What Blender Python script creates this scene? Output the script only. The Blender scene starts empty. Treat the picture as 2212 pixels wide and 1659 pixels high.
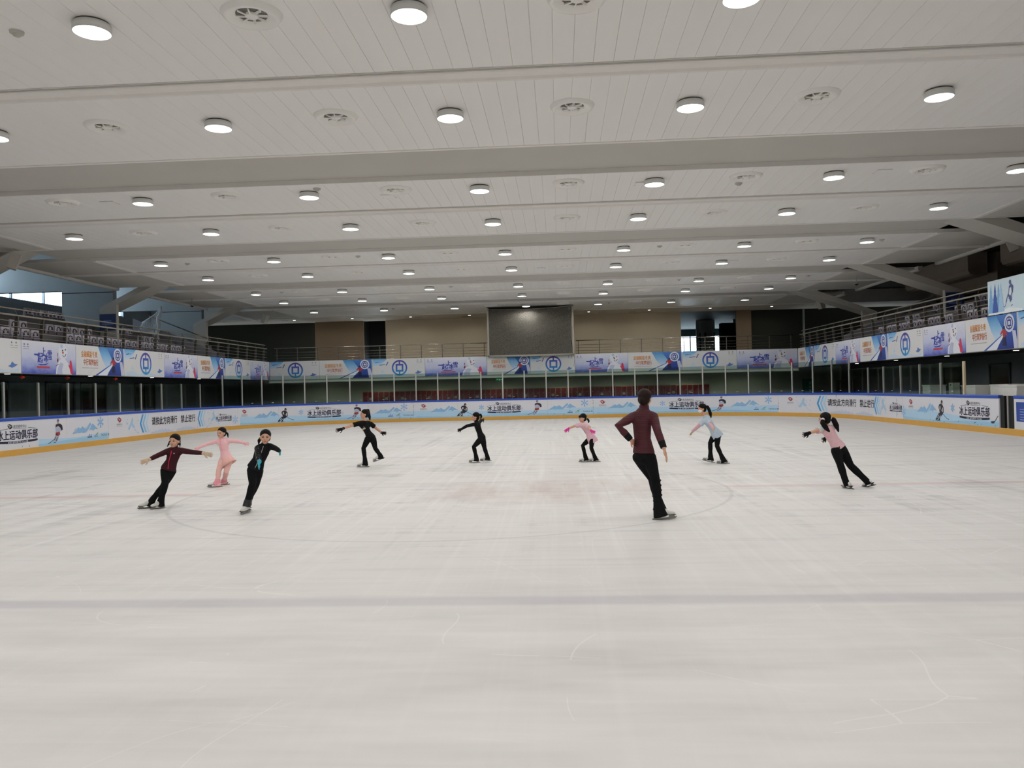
import bpy, bmesh, math, random
from mathutils import Vector, Matrix, noise as mnoise
from mathutils.geometry import tessellate_polygon
random.seed(7)
scene = bpy.context.scene
C = scene.collection
PI = math.pi

# ------------------------------------------------------------------ camera, world, light, exposure
CAM_Z = 1.70
FPX, PITCH, YAW, ROLL = 1729.3, 0.00636, 0.05842, -0.02328
fwd = Vector((-math.sin(YAW) * math.cos(PITCH), math.cos(YAW) * math.cos(PITCH), math.sin(PITCH)))
right = Vector((math.cos(YAW), math.sin(YAW), 0.0))
up = right.cross(fwd)
r2 = math.cos(ROLL) * right + math.sin(ROLL) * up
u2 = math.cos(ROLL) * up - math.sin(ROLL) * right
cam_data = bpy.data.cameras.new('camera')
cam_data.sensor_fit = 'HORIZONTAL'
cam_data.sensor_width = 36.0
cam_data.lens = FPX / 2212.0 * 36.0
cam_data.clip_end = 300.0
cam = bpy.data.objects.new('camera', cam_data)
C.objects.link(cam)
cam.matrix_world = Matrix(((r2.x, u2.x, -fwd.x, 0), (r2.y, u2.y, -fwd.y, 0), (r2.z, u2.z, -fwd.z, CAM_Z), (0, 0, 0, 1)))
scene.camera = cam

world = bpy.data.worlds.new('overcast_sky')
scene.world = world
world.use_nodes = True
wbg = world.node_tree.nodes['Background']
wbg.inputs[0].default_value = (0.78, 0.90, 1.0, 1)
wbg.inputs[1].default_value = 6.0

LAMP_WATT = 95.0        # each ceiling downlight
scene.view_settings.view_transform = 'Standard'
scene.view_settings.look = 'None'
scene.view_settings.gamma = 1.0
scene.view_settings.use_curve_mapping = False
scene.view_settings.exposure = 0.0
scene.cycles.max_bounces = 5
scene.cycles.diffuse_bounces = 4
scene.cycles.glossy_bounces = 2
scene.cycles.transparent_max_bounces = 10
scene.cycles.transmission_bounces = 2
scene.cycles.caustics_reflective = False
scene.cycles.caustics_refractive = False
scene.cycles.sample_clamp_indirect = 4.0
scene.cycles.use_denoising = True
scene.cycles.use_adaptive_sampling = True
scene.cycles.adaptive_threshold = 0.05
scene.cycles.use_light_tree = False

# ------------------------------------------------------------------ materials
def lin(c):
    if isinstance(c, str):
        c = c.lstrip('#')
        c = [int(c[i:i + 2], 16) / 255.0 for i in (0, 2, 4)]
        c = [v / 12.92 if v <= 0.04045 else ((v + 0.055) / 1.055) ** 2.4 for v in c]
    return (c[0], c[1], c[2], 1.0)

MATS = {}
def mat(name, col, rough=0.6, metal=0.0, var=0.06, scale=6.0, bump=0.0, spec=0.3, stretch=(1, 1, 1), emit=None):
    """procedural principled material: colour broken up by a noise, optional fine relief"""
    if name in MATS:
        return MATS[name]
    m = bpy.data.materials.new(name)
    m.use_nodes = True
    nt = m.node_tree
    b = nt.nodes['Principled BSDF']
    b.inputs['Roughness'].default_value = rough
    b.inputs['Metallic'].default_value = metal
    b.inputs['Specular IOR Level'].default_value = spec
    c = lin(col)
    tc = nt.nodes.new('ShaderNodeTexCoord')
    mp = nt.nodes.new('ShaderNodeMapping')
    mp.inputs['Scale'].default_value = stretch
    nt.links.new(tc.outputs['Object'], mp.inputs[0])
    nz = nt.nodes.new('ShaderNodeTexNoise')
    nz.inputs['Scale'].default_value = scale
    nz.inputs['Detail'].default_value = 2.0
    nt.links.new(mp.outputs[0], nz.inputs['Vector'])
    mx = nt.nodes.new('ShaderNodeMix')
    mx.data_type = 'RGBA'
    mx.inputs[6].default_value = tuple(v * (1 - var) for v in c[:3]) + (1,)
    mx.inputs[7].default_value = tuple(min(1, v * (1 + var)) for v in c[:3]) + (1,)
    nt.links.new(nz.outputs['Fac'], mx.inputs[0])
    nt.links.new(mx.outputs[2], b.inputs['Base Color'])
    if bump > 0:
        bp = nt.nodes.new('ShaderNodeBump')
        bp.inputs['Strength'].default_value = bump
        bp.inputs['Distance'].default_value = 0.01
        nt.links.new(nz.outputs['Fac'], bp.inputs['Height'])
        nt.links.new(bp.outputs[0], b.inputs['Normal'])
    if emit:
        b.inputs['Emission Color'].default_value = lin(emit[0])
        b.inputs['Emission Strength'].default_value = emit[1]
    MATS[name] = m
    return m

def glass_mat(name, tint, refl=0.03):
    m = bpy.data.materials.new(name)
    m.use_nodes = True
    nt = m.node_tree
    nt.nodes.remove(nt.nodes['Principled BSDF'])
    out = nt.nodes['Material Output']
    t = nt.nodes.new('ShaderNodeBsdfTransparent')
    t.inputs[0].default_value = lin(tint)
    g = nt.nodes.new('ShaderNodeBsdfGlossy')
    g.inputs['Roughness'].default_value = 0.03
    lw = nt.nodes.new('ShaderNodeLayerWeight')
    lw.inputs[0].default_value = 0.5
    pw = nt.nodes.new('ShaderNodeMath')
    pw.operation = 'POWER'
    pw.inputs[1].default_value = 4.5
    nt.links.new(lw.outputs['Facing'], pw.inputs[0])
    fr = nt.nodes.new('ShaderNodeMath')
    fr.operation = 'MULTIPLY_ADD'
    fr.inputs[1].default_value = 0.5
    fr.inputs[2].default_value = refl
    nt.links.new(pw.outputs[0], fr.inputs[0])
    mx = nt.nodes.new('ShaderNodeMixShader')
    nt.links.new(fr.outputs[0], mx.inputs[0])
    nt.links.new(t.outputs[0], mx.inputs[1])
    nt.links.new(g.outputs[0], mx.inputs[2])
    nt.links.new(mx.outputs[0], out.inputs[0])
    MATS[name] = m
    return m

def ramp_mat(name, axis, stops, rough=0.5, noise=0.0, nscale=3.0, nstretch=(1, 1, 1)):
    """printed colour gradient across the thing itself (generated 0..1 along one axis)"""
    if name in MATS:
        return MATS[name]
    m = bpy.data.materials.new(name)
    m.use_nodes = True
    nt = m.node_tree
    b = nt.nodes['Principled BSDF']
    b.inputs['Roughness'].default_value = rough
    b.inputs['Specular IOR Level'].default_value = 0.25
    tc = nt.nodes.new('ShaderNodeTexCoord')
    sp = nt.nodes.new('ShaderNodeSeparateXYZ')
    nt.links.new(tc.outputs['Generated'], sp.inputs[0])
    src = sp.outputs[axis]
    if noise:
        mp = nt.nodes.new('ShaderNodeMapping')
        mp.inputs['Scale'].default_value = nstretch
        nt.links.new(tc.outputs['Generated'], mp.inputs[0])
        nz = nt.nodes.new('ShaderNodeTexNoise')
        nz.inputs['Scale'].default_value = nscale
        nz.inputs['Detail'].default_value = 5
        nt.links.new(mp.outputs[0], nz.inputs['Vector'])
        ma = nt.nodes.new('ShaderNodeMath')
        ma.operation = 'MULTIPLY_ADD'
        ma.inputs[1].default_value = noise
        nt.links.new(nz.outputs['Fac'], ma.inputs[0])
        sb = nt.nodes.new('ShaderNodeMath')
        sb.operation = 'SUBTRACT'
        nt.links.new(src, sb.inputs[0])
        sb.inputs[1].default_value = noise * 0.5
        nt.links.new(sb.outputs[0], ma.inputs[2])
        src = ma.outputs[0]
    cr = nt.nodes.new('ShaderNodeValToRGB')
    el = cr.color_ramp.elements
    while len(el) < len(stops):
        el.new(0.5)
    for e, (p, c) in zip(el, stops):
        e.position = p
        e.color = lin(c)
    nt.links.new(src, cr.inputs[0])
    nt.links.new(cr.outputs[0], b.inputs['Base Color'])
    MATS[name] = m
    return m

# ------------------------------------------------------------------ mesh helpers
class MB:
    def __init__(s):
        s.v, s.f = [], []
    def box(s, x0, x1, y0, y1, z0, z1):
        n = len(s.v)
        s.v += [(x0, y0, z0), (x1, y0, z0), (x1, y1, z0), (x0, y1, z0), (x0, y0, z1), (x1, y0, z1), (x1, y1, z1), (x0, y1, z1)]
        s.f += [tuple(n + i for i in q) for q in ((0, 3, 2, 1), (4, 5, 6, 7), (0, 1, 5, 4), (1, 2, 6, 5), (2, 3, 7, 6), (3, 0, 4, 7))]
        return s
    def prism(s, poly, axis, a, b):
        """poly: 2-D points in the plane across 'axis' (0: y,z  1: x,z  2: x,y), extruded a..b"""
        n = len(s.v)
        k = len(poly)
        def put(p, t):
            return (t, p[0], p[1]) if axis == 0 else (p[0], t, p[1]) if axis == 1 else (p[0], p[1], t)
        s.v += [put(p, a) for p in poly] + [put(p, b) for p in poly]
        tri = tessellate_polygon([[Vector((p[0], p[1], 0)) for p in poly]])
        for t in tri:
            s.f.append(tuple(n + i for i in t))
            s.f.append(tuple(n + k + i for i in reversed(t)))
        for i in range(k):
            j = (i + 1) % k
            s.f.append((n + i, n + j, n + k + j, n + k + i))
        return s
    def lathe(s, prof, seg=24, cx=0, cy=0, cz=0, close=False):
        """profile of (r,z) swept around a vertical axis"""
        n = len(s.v)
        k = len(prof)
        for i in range(seg):
            a = 2 * PI * i / seg
            for r, z in prof:
                s.v.append((cx + r * math.cos(a), cy + r * math.sin(a), cz + z))
        for i in range(seg):
            j = (i + 1) % seg
            for q in range(k - 1):
                s.f.append((n + i * k + q, n + j * k + q, n + j * k + q + 1, n + i * k + q + 1))
        if close:
            s.f.append(tuple(n + i * k for i in range(seg)))
            s.f.append(tuple(n + i * k + k - 1 for i in range(seg - 1, -1, -1)))
        return s
    def tube(s, pts, rad, seg=8, ref=None, cap=True):
        """tube through points; rad: number, list, or list of (a,b) with a along ref"""
        pts = [Vector(p) for p in pts]
        if not isinstance(rad, (list, tuple)):
            rad = [rad] * len(pts)
        n0 = len(s.v)
        m = len(pts)
        prev = Vector(ref) if ref is not None else None
        for i, p in enumerate(pts):
            t = (pts[min(i + 1, m - 1)] - pts[max(i - 1, 0)])
            t = t.normalized() if t.length > 1e-9 else Vector((0, 0, 1))
            if prev is None:
                prev = Vector((1, 0, 0)) if abs(t.x) < 0.8 else Vector((0, 1, 0))
            a = prev - t * prev.dot(t)
            a = a.normalized() if a.length > 1e-6 else t.orthogonal().normalized()
            b = t.cross(a)
            if ref is None:
                prev = a
            r = rad[i]
            ra, rb = (r if isinstance(r, (list, tuple)) else (r, r))
            for k in range(seg):
                w = 2 * PI * k / seg
                s.v.append(tuple(p + a * (ra * math.cos(w)) + b * (rb * math.sin(w))))
        for i in range(m - 1):
            for k in range(seg):
                j = (k + 1) % seg
                s.f.append((n0 + i * seg + k, n0 + i * seg + j, n0 + (i + 1) * seg + j, n0 + (i + 1) * seg + k))
        if cap:
            s.f.append(tuple(n0 + k for k in range(seg - 1, -1, -1)))
            s.f.append(tuple(n0 + (m - 1) * seg + k for k in range(seg)))
        return s
    def ball(s, c, rx, ry=None, rz=None, frame=None, seg=12, rings=8):
        ry = rx if ry is None else ry
        rz = rx if rz is None else rz
        c = Vector(c)
        X, Y, Z = frame if frame else (Vector((1, 0, 0)), Vector((0, 1, 0)), Vector((0, 0, 1)))
        n = len(s.v)
        s.v.append(tuple(c + Z * rz))
        for i in range(1, rings):
            t = PI * i / rings
            for k in range(seg):
                w = 2 * PI * k / seg
                s.v.append(tuple(c + X * (rx * math.sin(t) * math.cos(w)) + Y * (ry * math.sin(t) * math.sin(w)) + Z * (rz * math.cos(t))))
        s.v.append(tuple(c - Z * rz))
        last = len(s.v) - 1
        for k in range(seg):
            j = (k + 1) % seg
            s.f.append((n, n + 1 + k, n + 1 + j))
            for i in range(rings - 2):
                a = n + 1 + i * seg
                s.f.append((a + k, a + seg + k, a + seg + j, a + j))
            a = n + 1 + (rings - 2) * seg
            s.f.append((a + k, last, a + j))
        return s
    def mesh(s, name, smooth=False):
        me = bpy.data.meshes.new(name)
        me.from_pydata(s.v, [], s.f)
        if smooth:
            me.polygons.foreach_set('use_smooth', [True] * len(me.polygons))
        me.update()
        return me
    def build(s, name, m, parent=None, smooth=False, fix=True):
        me = s.mesh(name, smooth)
        if fix:
            bm = bmesh.new()
            bm.from_mesh(me)
            bmesh.ops.recalc_face_normals(bm, faces=bm.faces)
            bm.to_mesh(me)
            bm.free()
        return link(name, me, m, parent)

def link(name, me, m=None, parent=None):
    if m is not None and len(me.materials) == 0:
        me.materials.append(m)
    o = bpy.data.objects.new(name, me)
    C.objects.link(o)
    if parent is not None:
        o.parent = parent
    return o

def empty(name, loc=(0, 0, 0), rz=0.0):
    o = bpy.data.objects.new(name, None)
    o.empty_display_size = 0.1
    C.objects.link(o)
    o.location = loc
    o.rotation_euler = (0, 0, rz)
    return o

def tag(o, label=None, cat=None, group=None, kind=None):
    if label:
        o['label'] = label
    if cat:
        o['category'] = cat
    if group:
        o['group'] = group
    if kind:
        o['kind'] = kind
    return o

def copy_tree(o, parent=None):
    kids = [k for k in o.children]
    c = o.copy()
    C.objects.link(c)
    c.parent = parent
    for k in kids:
        copy_tree(k, c)
    return c

# ------------------------------------------------------------------ shared materials
M_white = mat('white_paint', '#e6e3de', 0.5, var=0.03)
M_plank = mat('white_ceiling_board', '#efede9', 0.42, var=0.035, scale=1.2, stretch=(2.2, 0.35, 1))
M_soffit = mat('grey_painted_concrete', '#c6c3bc', 0.75, var=0.05, scale=1.4)
M_beam = mat('grey_beam_paint', '#bab7b0', 0.75, var=0.05, scale=0.8)
M_conc = mat('bare_concrete', '#a2aaae', 0.85, var=0.12, scale=1.1, bump=0.1)
M_dark = mat('dark_wall_paint', '#484943', 0.8, var=0.1)
M_darker = mat('black_wall_paint', '#1d1e1c', 0.85, var=0.15)
M_navy = mat('dark_navy_paint', '#6c7276', 0.7, var=0.15)
M_tan = mat('tan_wall_plaster', '#d6c8b0', 0.8, var=0.03)
M_brown = mat('brown_wall_plaster', '#94806a', 0.8, var=0.04)
M_steel = mat('brushed_steel', '#a9a49c', 0.26, metal=1.0, var=0.05)
M_dsteel = mat('dull_steel', '#6a665f', 0.45, metal=0.7, var=0.08)
M_alu = mat('aluminium_post', '#b9b8b4', 0.35, metal=0.6, var=0.04)
M_blue = mat('blue_plastic_rail', '#2a4fb0', 0.35, var=0.04)
M_yellow = mat('yellow_kick_plate', '#d2a24e', 0.45, var=0.06, scale=3)
M_board = mat('white_board_film', '#dcdce2', 0.35, var=0.015, scale=2)
M_print = {}
def ink(col, rough=0.4):
    k = 'ink_' + col.lstrip('#')
    return mat(k, col, rough, var=0.03)
# ------------------------------------------------------------------ main dimensions
CX = -1.775                              # middle line of the hall
XL, XR, YF, YN, RC = -16.8, 13.25, 44.6, -17.6, 8.5   # inner face of the rink boards
ZC = 6.55                                # underside of the boarded ceiling
HALF, EDGE = 14.4, 17.6                  # half widths: boarded field, plain soffit
FX0, FX1, FY = -17.28, 13.80, 47.0       # balcony fronts

def struct(name, mb, m, parent=None, smooth=False):
    o = mb.build(name, m, parent, smooth)
    if parent is None:
        o['kind'] = 'structure'
    return o

# ---- rink outline (inner face of boards), s = 0 at the long side on the window side, y = 0, going away
ARC = PI * RC / 2
L1, L3 = YF - RC, XR - XL - 2 * RC
STOT = 2 * L1 + 2 * ARC + L3
def rink(s):
    """point on the board line and the inward normal"""
    if s < L1:
        if s >= YN + RC:
            return Vector((XL, s, 0)), Vector((1, 0, 0))
        t = (YN + RC - s) / RC
        if t < PI / 2:
            return Vector((XL + RC - RC * math.cos(t), YN + RC - RC * math.sin(t), 0)), Vector((math.cos(t), math.sin(t), 0))
        d = (t - PI / 2) * RC
        return Vector((XL + RC + d, YN, 0)), Vector((0, 1, 0))
    s -= L1
    if s < ARC:
        t = s / RC
        return Vector((XL + RC - RC * math.cos(t), L1 + RC * math.sin(t), 0)), Vector((math.cos(t), -math.sin(t), 0))
    s -= ARC
    if s < L3:
        return Vector((XL + RC + s, YF, 0)), Vector((0, -1, 0))
    s -= L3
    if s < ARC:
        t = s / RC
        return Vector((XR - RC + RC * math.sin(t), L1 + RC * math.cos(t), 0)), Vector((-math.sin(t), -math.cos(t), 0))
    s -= ARC
    if L1 - s >= YN + RC:
        return Vector((XR, L1 - s, 0)), Vector((-1, 0, 0))
    t = (YN + RC - (L1 - s)) / RC
    t = min(t, PI / 2)
    return Vector((XR - RC + RC * math.cos(t), YN + RC - RC * math.sin(t), 0)), Vector((-math.cos(t), math.sin(t), 0))

# ------------------------------------------------------------------ ice
def ice_material():
    m = bpy.data.materials.new('scratched_ice')
    m.use_nodes = True
    nt = m.node_tree
    N, L = nt.nodes, nt.links
    b = N['Principled BSDF']
    b.inputs['Specular IOR Level'].default_value = 0.28
    tc = N.new('ShaderNodeTexCoord')
    def noise(scale, stretch, detail=5, rot=0.0, dist=0.0):
        mp = N.new('ShaderNodeMapping')
        mp.inputs['Scale'].default_value = stretch
        mp.inputs['Rotation'].default_value = (0, 0, rot)
        L.new(tc.outputs['Object'], mp.inputs[0])
        nz = N.new('ShaderNodeTexNoise')
        nz.inputs['Scale'].default_value = scale
        nz.inputs['Detail'].default_value = detail
        nz.inputs['Roughness'].default_value = 0.62
        nz.inputs['Distortion'].default_value = dist
        L.new(mp.outputs[0], nz.inputs['Vector'])
        return nz.outputs['Fac']
    def math_(op, a, b_=None, c=None, clamp=False):
        n = N.new('ShaderNodeMath')
        n.operation = op
        n.use_clamp = clamp
        for i, v in enumerate((a, b_, c)):
            if v is None:
                continue
            if isinstance(v, (int, float)):
                n.inputs[i].default_value = v
            else:
                L.new(v, n.inputs[i])
        return n.outputs[0]
    def mixc(fac, a, bcol):
        n = N.new('ShaderNodeMix')
        n.data_type = 'RGBA'
        for sock, v in ((0, fac), (6, a), (7, bcol)):
            if isinstance(v, (int, float)):
                n.inputs[sock].default_value = v
            elif isinstance(v, tuple):
                n.inputs[sock].default_value = v
            else:
                L.new(v, n.inputs[sock])
        return n.outputs[2]
    sp = N.new('ShaderNodeSeparateXYZ')
    L.new(tc.outputs['Object'], sp.inputs[0])
    X, Y = sp.outputs[0], sp.outputs[1]
    # skating wear: long strokes along and across the rink, fine grain, big cloudy patches
    s1 = noise(1.0, (0.30, 2.6, 1), 4, 0.10)
    s2 = noise(1.0, (3.6, 0.14, 1), 4, -0.12, 0.25)
    s3 = noise(1.0, (0.9, 5.0, 1), 4, -0.35, 0.4)
    cl = noise(0.16, (1, 0.8, 1), 3)
    t = math_('MULTIPLY', s1, 0.65)
    t = math_('MULTIPLY_ADD', s2, 1.05, t)
    t = math_('MULTIPLY_ADD', s3, 0.7, t)
    t = math_('MULTIPLY_ADD', cl, 1.0, t)
    t = math_('SUBTRACT', t, 1.40)
    t = math_('MULTIPLY_ADD', t, 2.6, 0.5, True)
    col = mixc(t, lin('#a9a7a5'), lin('#dedbd8'))
    # the zone by the camera is freshly wetted: smoother and evenly toned
    s4 = noise(1.0, (0.45, 1.7, 1), 3, 0.05)
    s5 = noise(1.0, (0.5, 9.0, 1), 3, 0.9)
    near = math_('MULTIPLY_ADD', Y, 0.16, -0.95, True)
    tn_ = math_('ADD', math_('MULTIPLY_ADD', s4, 2.2, -0.62), math_('MULTIPLY', math_('SUBTRACT', s5, 0.5), 0.5), None, True)
    col = mixc(near, mixc(tn_, lin('#cac7c4'), lin('#dfdcd9')), col)
    # broad strokes brushed by many blades, pale snow and darker wet ice
    def strokes(stretch, rot, lo, gain, dist=0.35):
        return math_('MULTIPLY', math_('SUBTRACT', noise(1.0, stretch, 3, rot, 0.0), lo), gain, None, True)
    wh = math_('MAXIMUM', strokes((5.5, 0.11, 1), 0.05, 0.54, 5.0), strokes((4.5, 0.12, 1), 0.62, 0.56, 5.0))
    wh = math_('MAXIMUM', wh, strokes((4.5, 0.12, 1), -0.60, 0.56, 5.0))
    dk = math_('MAXIMUM', strokes((0.22, 4.0, 1), -0.08, 0.55, 5.0), strokes((0.3, 6.0, 1), 0.35, 0.56, 5.0))
    dk = math_('MAXIMUM', dk, math_('MULTIPLY_ADD', s4, 2.6, -1.35, True))
    amt = math_('MULTIPLY_ADD', near, 0.8, 0.2)
    col = mixc(math_('MULTIPLY', math_('MULTIPLY', dk, amt), 0.42), col, lin('#99979a'))
    col = mixc(math_('MULTIPLY', math_('MULTIPLY', wh, amt), 0.50), col, lin('#efedeb'))
    # white scratches left by blades
    def scratches(scale, stretch, rot, th, dist):
        mp = N.new('ShaderNodeMapping')
        mp.inputs['Scale'].default_value = stretch
        mp.inputs['Rotation'].default_value = (0, 0, rot)
        L.new(tc.outputs['Object'], mp.inputs[0])
        nz = N.new('ShaderNodeTexNoise')
        nz.inputs['Scale'].default_value = 0.35
        nz.inputs['Detail'].default_value = 1
        L.new(tc.outputs['Object'], nz.inputs['Vector'])
        va = N.new('ShaderNodeVectorMath')
        va.operation = 'MULTIPLY_ADD'
        L.new(nz.outputs['Color'], va.inputs[0])
        va.inputs[1].default_value = (dist, dist, 0)
        L.new(mp.outputs[0], va.inputs[2])
        vo = N.new('ShaderNodeTexVoronoi')
        vo.feature = 'DISTANCE_TO_EDGE'
        vo.inputs['Scale'].default_value = scale
        L.new(va.outputs[0], vo.inputs['Vector'])
        return math_('LESS_THAN', vo.outputs['Distance'], th)
    sc = math_('MAXIMUM', scratches(0.55, (1.0, 0.28, 1), 0.15, 0.0022, 3.0), scratches(0.7, (0.5, 1.2, 1), 0.9, 0.0022, 2.0))
    brk = math_('GREATER_THAN', noise(0.9, (1, 1, 1), 2), 0.53)
    sc = math_('MULTIPLY', math_('MULTIPLY', sc, brk), 0.28)
    col = mixc(sc, col, lin('#f2f0ee'))
    # painted lines under the ice: centre line, near blue line, centre circle and its spot, all veiled by frost
    def band(v, c, half, soft):
        d = math_('ABSOLUTE', math_('SUBTRACT', v, c))
        return math_('SUBTRACT', 1.0, math_('MULTIPLY_ADD', d, 1.0 / soft, -half / soft + 0.5, True), None, True)
    veil = math_('MULTIPLY_ADD', s3, 0.9, 0.1, True)
    CYR = 13.49
    dx = math_('SUBTRACT', X, CX)
    dy = math_('SUBTRACT', Y, CYR)
    rad = math_('SQRT', math_('ADD', math_('MULTIPLY', dx, dx), math_('MULTIPLY', dy, dy)))
    out = math_('GREATER_THAN', rad, 4.5)
    red = math_('MULTIPLY', math_('MULTIPLY', band(Y, CYR, 0.12, 0.08), out), math_('MULTIPLY', veil, 0.50))
    col = mixc(red, col, lin('#c9868c'))
    blu = math_('MULTIPLY', band(Y, 6.43, 0.13, 0.09), math_('MULTIPLY_ADD', cl, 0.4, 0.10))
    col = mixc(blu, col, lin('#9693a6'))
    fblu = math_('MULTIPLY', band(Y, 20.55, 0.14, 0.08), math_('MULTIPLY', veil, 0.22))
    col = mixc(fblu, col, lin('#8a88a0'))
    ring = math_('MULTIPLY', band(rad, 4.5, 0.028, 0.03), 0.24)
    col = mixc(ring, col, lin('#8d8d92'))
    # worn emblem around the centre spot
    spot_r = math_('MULTIPLY_ADD', noise(0.8, (1, 1, 1), 3), 1.6, 0.9)
    dx2 = math_('SUBTRACT', X, -0.15)
    rad2 = math_('SQRT', math_('ADD', math_('MULTIPLY', math_('MULTIPLY', dx2, dx2), 0.55), math_('MULTIPLY', dy, dy)))
    sd = math_('MULTIPLY_ADD', math_('SUBTRACT', spot_r, rad2), 1.4, 0.2, True)
    sn = math_('MULTIPLY_ADD', noise(1.0, (1.6, 0.5, 1), 4), 2.4, -0.75, True)
    spot = math_('MULTIPLY', math_('MULTIPLY', sd, sn), 0.55)
    col = mixc(spot, col, lin('#b39a94'))
    L.new(col, b.inputs['Base Color'])
    rg = math_('MULTIPLY_ADD', t, 0.18, 0.34)
    L.new(rg, b.inputs['Roughness'])
    return m
M_ice = ice_material()
outline = []
def corner(cx, cy, a0):
    for i in range(13):
        a = a0 + (PI / 2) * i / 12
        outline.append((cx + RC * math.cos(a), cy + RC * math.sin(a)))
corner(XR - RC, YF - RC, 0)
corner(XL + RC, YF - RC, PI / 2)
corner(XL + RC, YN + RC, PI)
corner(XR - RC, YN + RC, 1.5 * PI)
struct('floor', MB().prism(outline, 2, -0.05, 0.0), M_ice)
struct('floor', MB().box(-26.2, 24.2, -22, 53.2, -0.16, -0.055), mat('grey_rubber_floor', '#4a4c4b', 0.8, var=0.1))

# ------------------------------------------------------------------ outer shell
ROOF = 8.6
struct('ceiling', MB().box(-26.4, 24.4, -22.2, 72, ROOF, ROOF + 0.2), M_darker)
struct('wall_near', MB().box(-26.2, 24.2, -22.2, -22.0, -0.1, ROOF), M_conc)
struct('wall_right', MB().box(23.0, 23.2, -22, 53.0, -0.1, ROOF), M_darker)
# side wall with the strip window
WZ0, WZ1, WY0, WY1 = 6.55, 8.2, 27.0, 46.6
wl = struct('wall_left', MB().box(-26.2, -26.0, -22, 53.0, -0.1, WZ0).box(-26.2, -26.0, -22, 53.0, WZ1, ROOF)
            .box(-26.2, -26.0, -22, WY0, WZ0, WZ1).box(-26.2, -26.0, WY1, 53.0, WZ0, WZ1), M_conc)
M_pane = glass_mat('clear_window_glass', '#f4f8fa')
w1 = struct('window_1', MB().box(-26.16, -26.04, WY0, WY1, WZ0, WZ0 + 0.06).box(-26.16, -26.04, WY0, WY1, WZ1 - 0.06, WZ1), mat('window_frame_grey', '#9aa4aa', 0.5))
yy = WY0
while yy < WY1 - 0.1:
    MB().box(-26.16, -26.04, yy, yy + 0.07, WZ0 + 0.06, WZ1 - 0.06).build('mullion', MATS['window_frame_grey'], w1)
    y2 = min(yy + 2.45, WY1)
    MB().box(-26.11, -26.10, yy + 0.07, y2, WZ0 + 0.06, WZ1 - 0.06).build('pane', M_pane, w1)
    yy += 2.45
# cross walls of bare concrete between the columns and the window wall
M_hole = mat('tie_hole_black', '#101112', 0.9)
for k in (1, 2, 3):
    yw = 17.1 + 9 * k
    cw = struct('wall_cross', MB().box(-22.45, -20.05, yw, yw + 0.3, 3.4, ROOF).box(-26.0, -22.45, yw, yw + 0.3, 6.62, ROOF), M_conc)
    if k > 1:
        for hx in (-22.0, -21.35, -20.7):
            for hz in (4.9, 5.62, 6.32):
                MB().lathe([(0.0, -0.004), (0.032, -0.004), (0.032, 0.002)], 8).build('tie_hole', M_hole, cw).matrix_local = Matrix.Translation((hx, yw - 0.003, hz)) @ Matrix.Rotation(PI / 2, 4, 'X')
        MB().box(-22.45, -20.05, yw - 0.012, yw, 6.50, 6.53).build('joint_shadow_gap', M_hole, cw)

# far wall above the end balcony: plaster bays, dark recesses and the doorway to the lobby
WY = 53.0
def farwall(x0, x1, m, z0=3.4, z1=ROOF, y=WY):
    return struct('wall_far', MB().box(x0, x1, y, y + 0.2, z0, z1), m)
farwall(-26.2, -16.3, mat('dark_green_grey_wall', '#3a3c36', 0.8, var=0.06), y=WY + 0.35)
farwall(-16.3, -13.0, M_brown)
farwall(-13.0, -11.5, M_darker, y=WY + 1.6)
struct('wall_far', MB().box(-13.15, -13.0, WY + 0.2, WY + 1.6, 3.4, ROOF).box(-11.5, -11.35, WY + 0.2, WY + 1.6, 3.4, ROOF), M_darker)
farwall(-11.5, 8.07, M_tan)
farwall(8.07, 11.66, M_brown, z0=6.62)
farwall(11.66, 12.62, M_brown)
farwall(12.62, 24.4, MATS['dark_green_grey_wall'], y=WY + 0.35)
farwall(-26.2, 24.4, mat('dark_olive_wall', '#c2c2b0', 0.75, var=0.06), z0=-0.1, z1=2.7, y=52.2)
# walls under the side balconies
struct('wall_under', MB().box(-21.2, -21.0, -22, 52.2, -0.1, 2.7), M_navy)
struct('wall_under', MB().box(18.0, 18.2, -22, 52.2, -0.1, 2.7), M_navy)
# glazed doors in the wall under the window-side balcony
M_dglass = mat('dark_door_glass', '#1b2422', 0.12, var=0.1, spec=0.5)
M_dframe = mat('dark_door_frame', '#3d4446', 0.5)
for i, yd in enumerate((22.5, 25.0, 27.4, 31.6, 34.0, 38.5)):
    d = struct('door_%d' % (i + 1), MB().box(-21.0, -20.94, yd, yd + 0.08, -0.05, 2.45).box(-21.0, -20.94, yd + 1.9, yd + 1.98, -0.05, 2.45)
               .box(-21.0, -20.94, yd, yd + 1.98, 2.37, 2.45).box(-21.0, -20.94, yd + 0.95, yd + 1.03, -0.05, 2.37), M_dframe)
    for q in (0.08, 1.03):
        MB().box(-20.985, -20.97, yd + q, yd + q + 0.87, 0.05, 2.37).build('door_leaf', M_dglass, d)
for i, yd in enumerate((28.5, 33.0, 37.0)):
    d = struct('door_%d' % (i + 7), MB().box(17.94, 18.0, yd, yd + 0.08, -0.05, 2.3).box(17.94, 18.0, yd + 1.5, yd + 1.58, -0.05, 2.3)
               .box(17.94, 18.0, yd, yd + 1.58, 2.22, 2.3), M_dframe)
    MB().box(17.97, 17.985, yd + 0.08, yd + 1.5, 0.05, 2.22).build('door_leaf', M_dglass, d)

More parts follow.
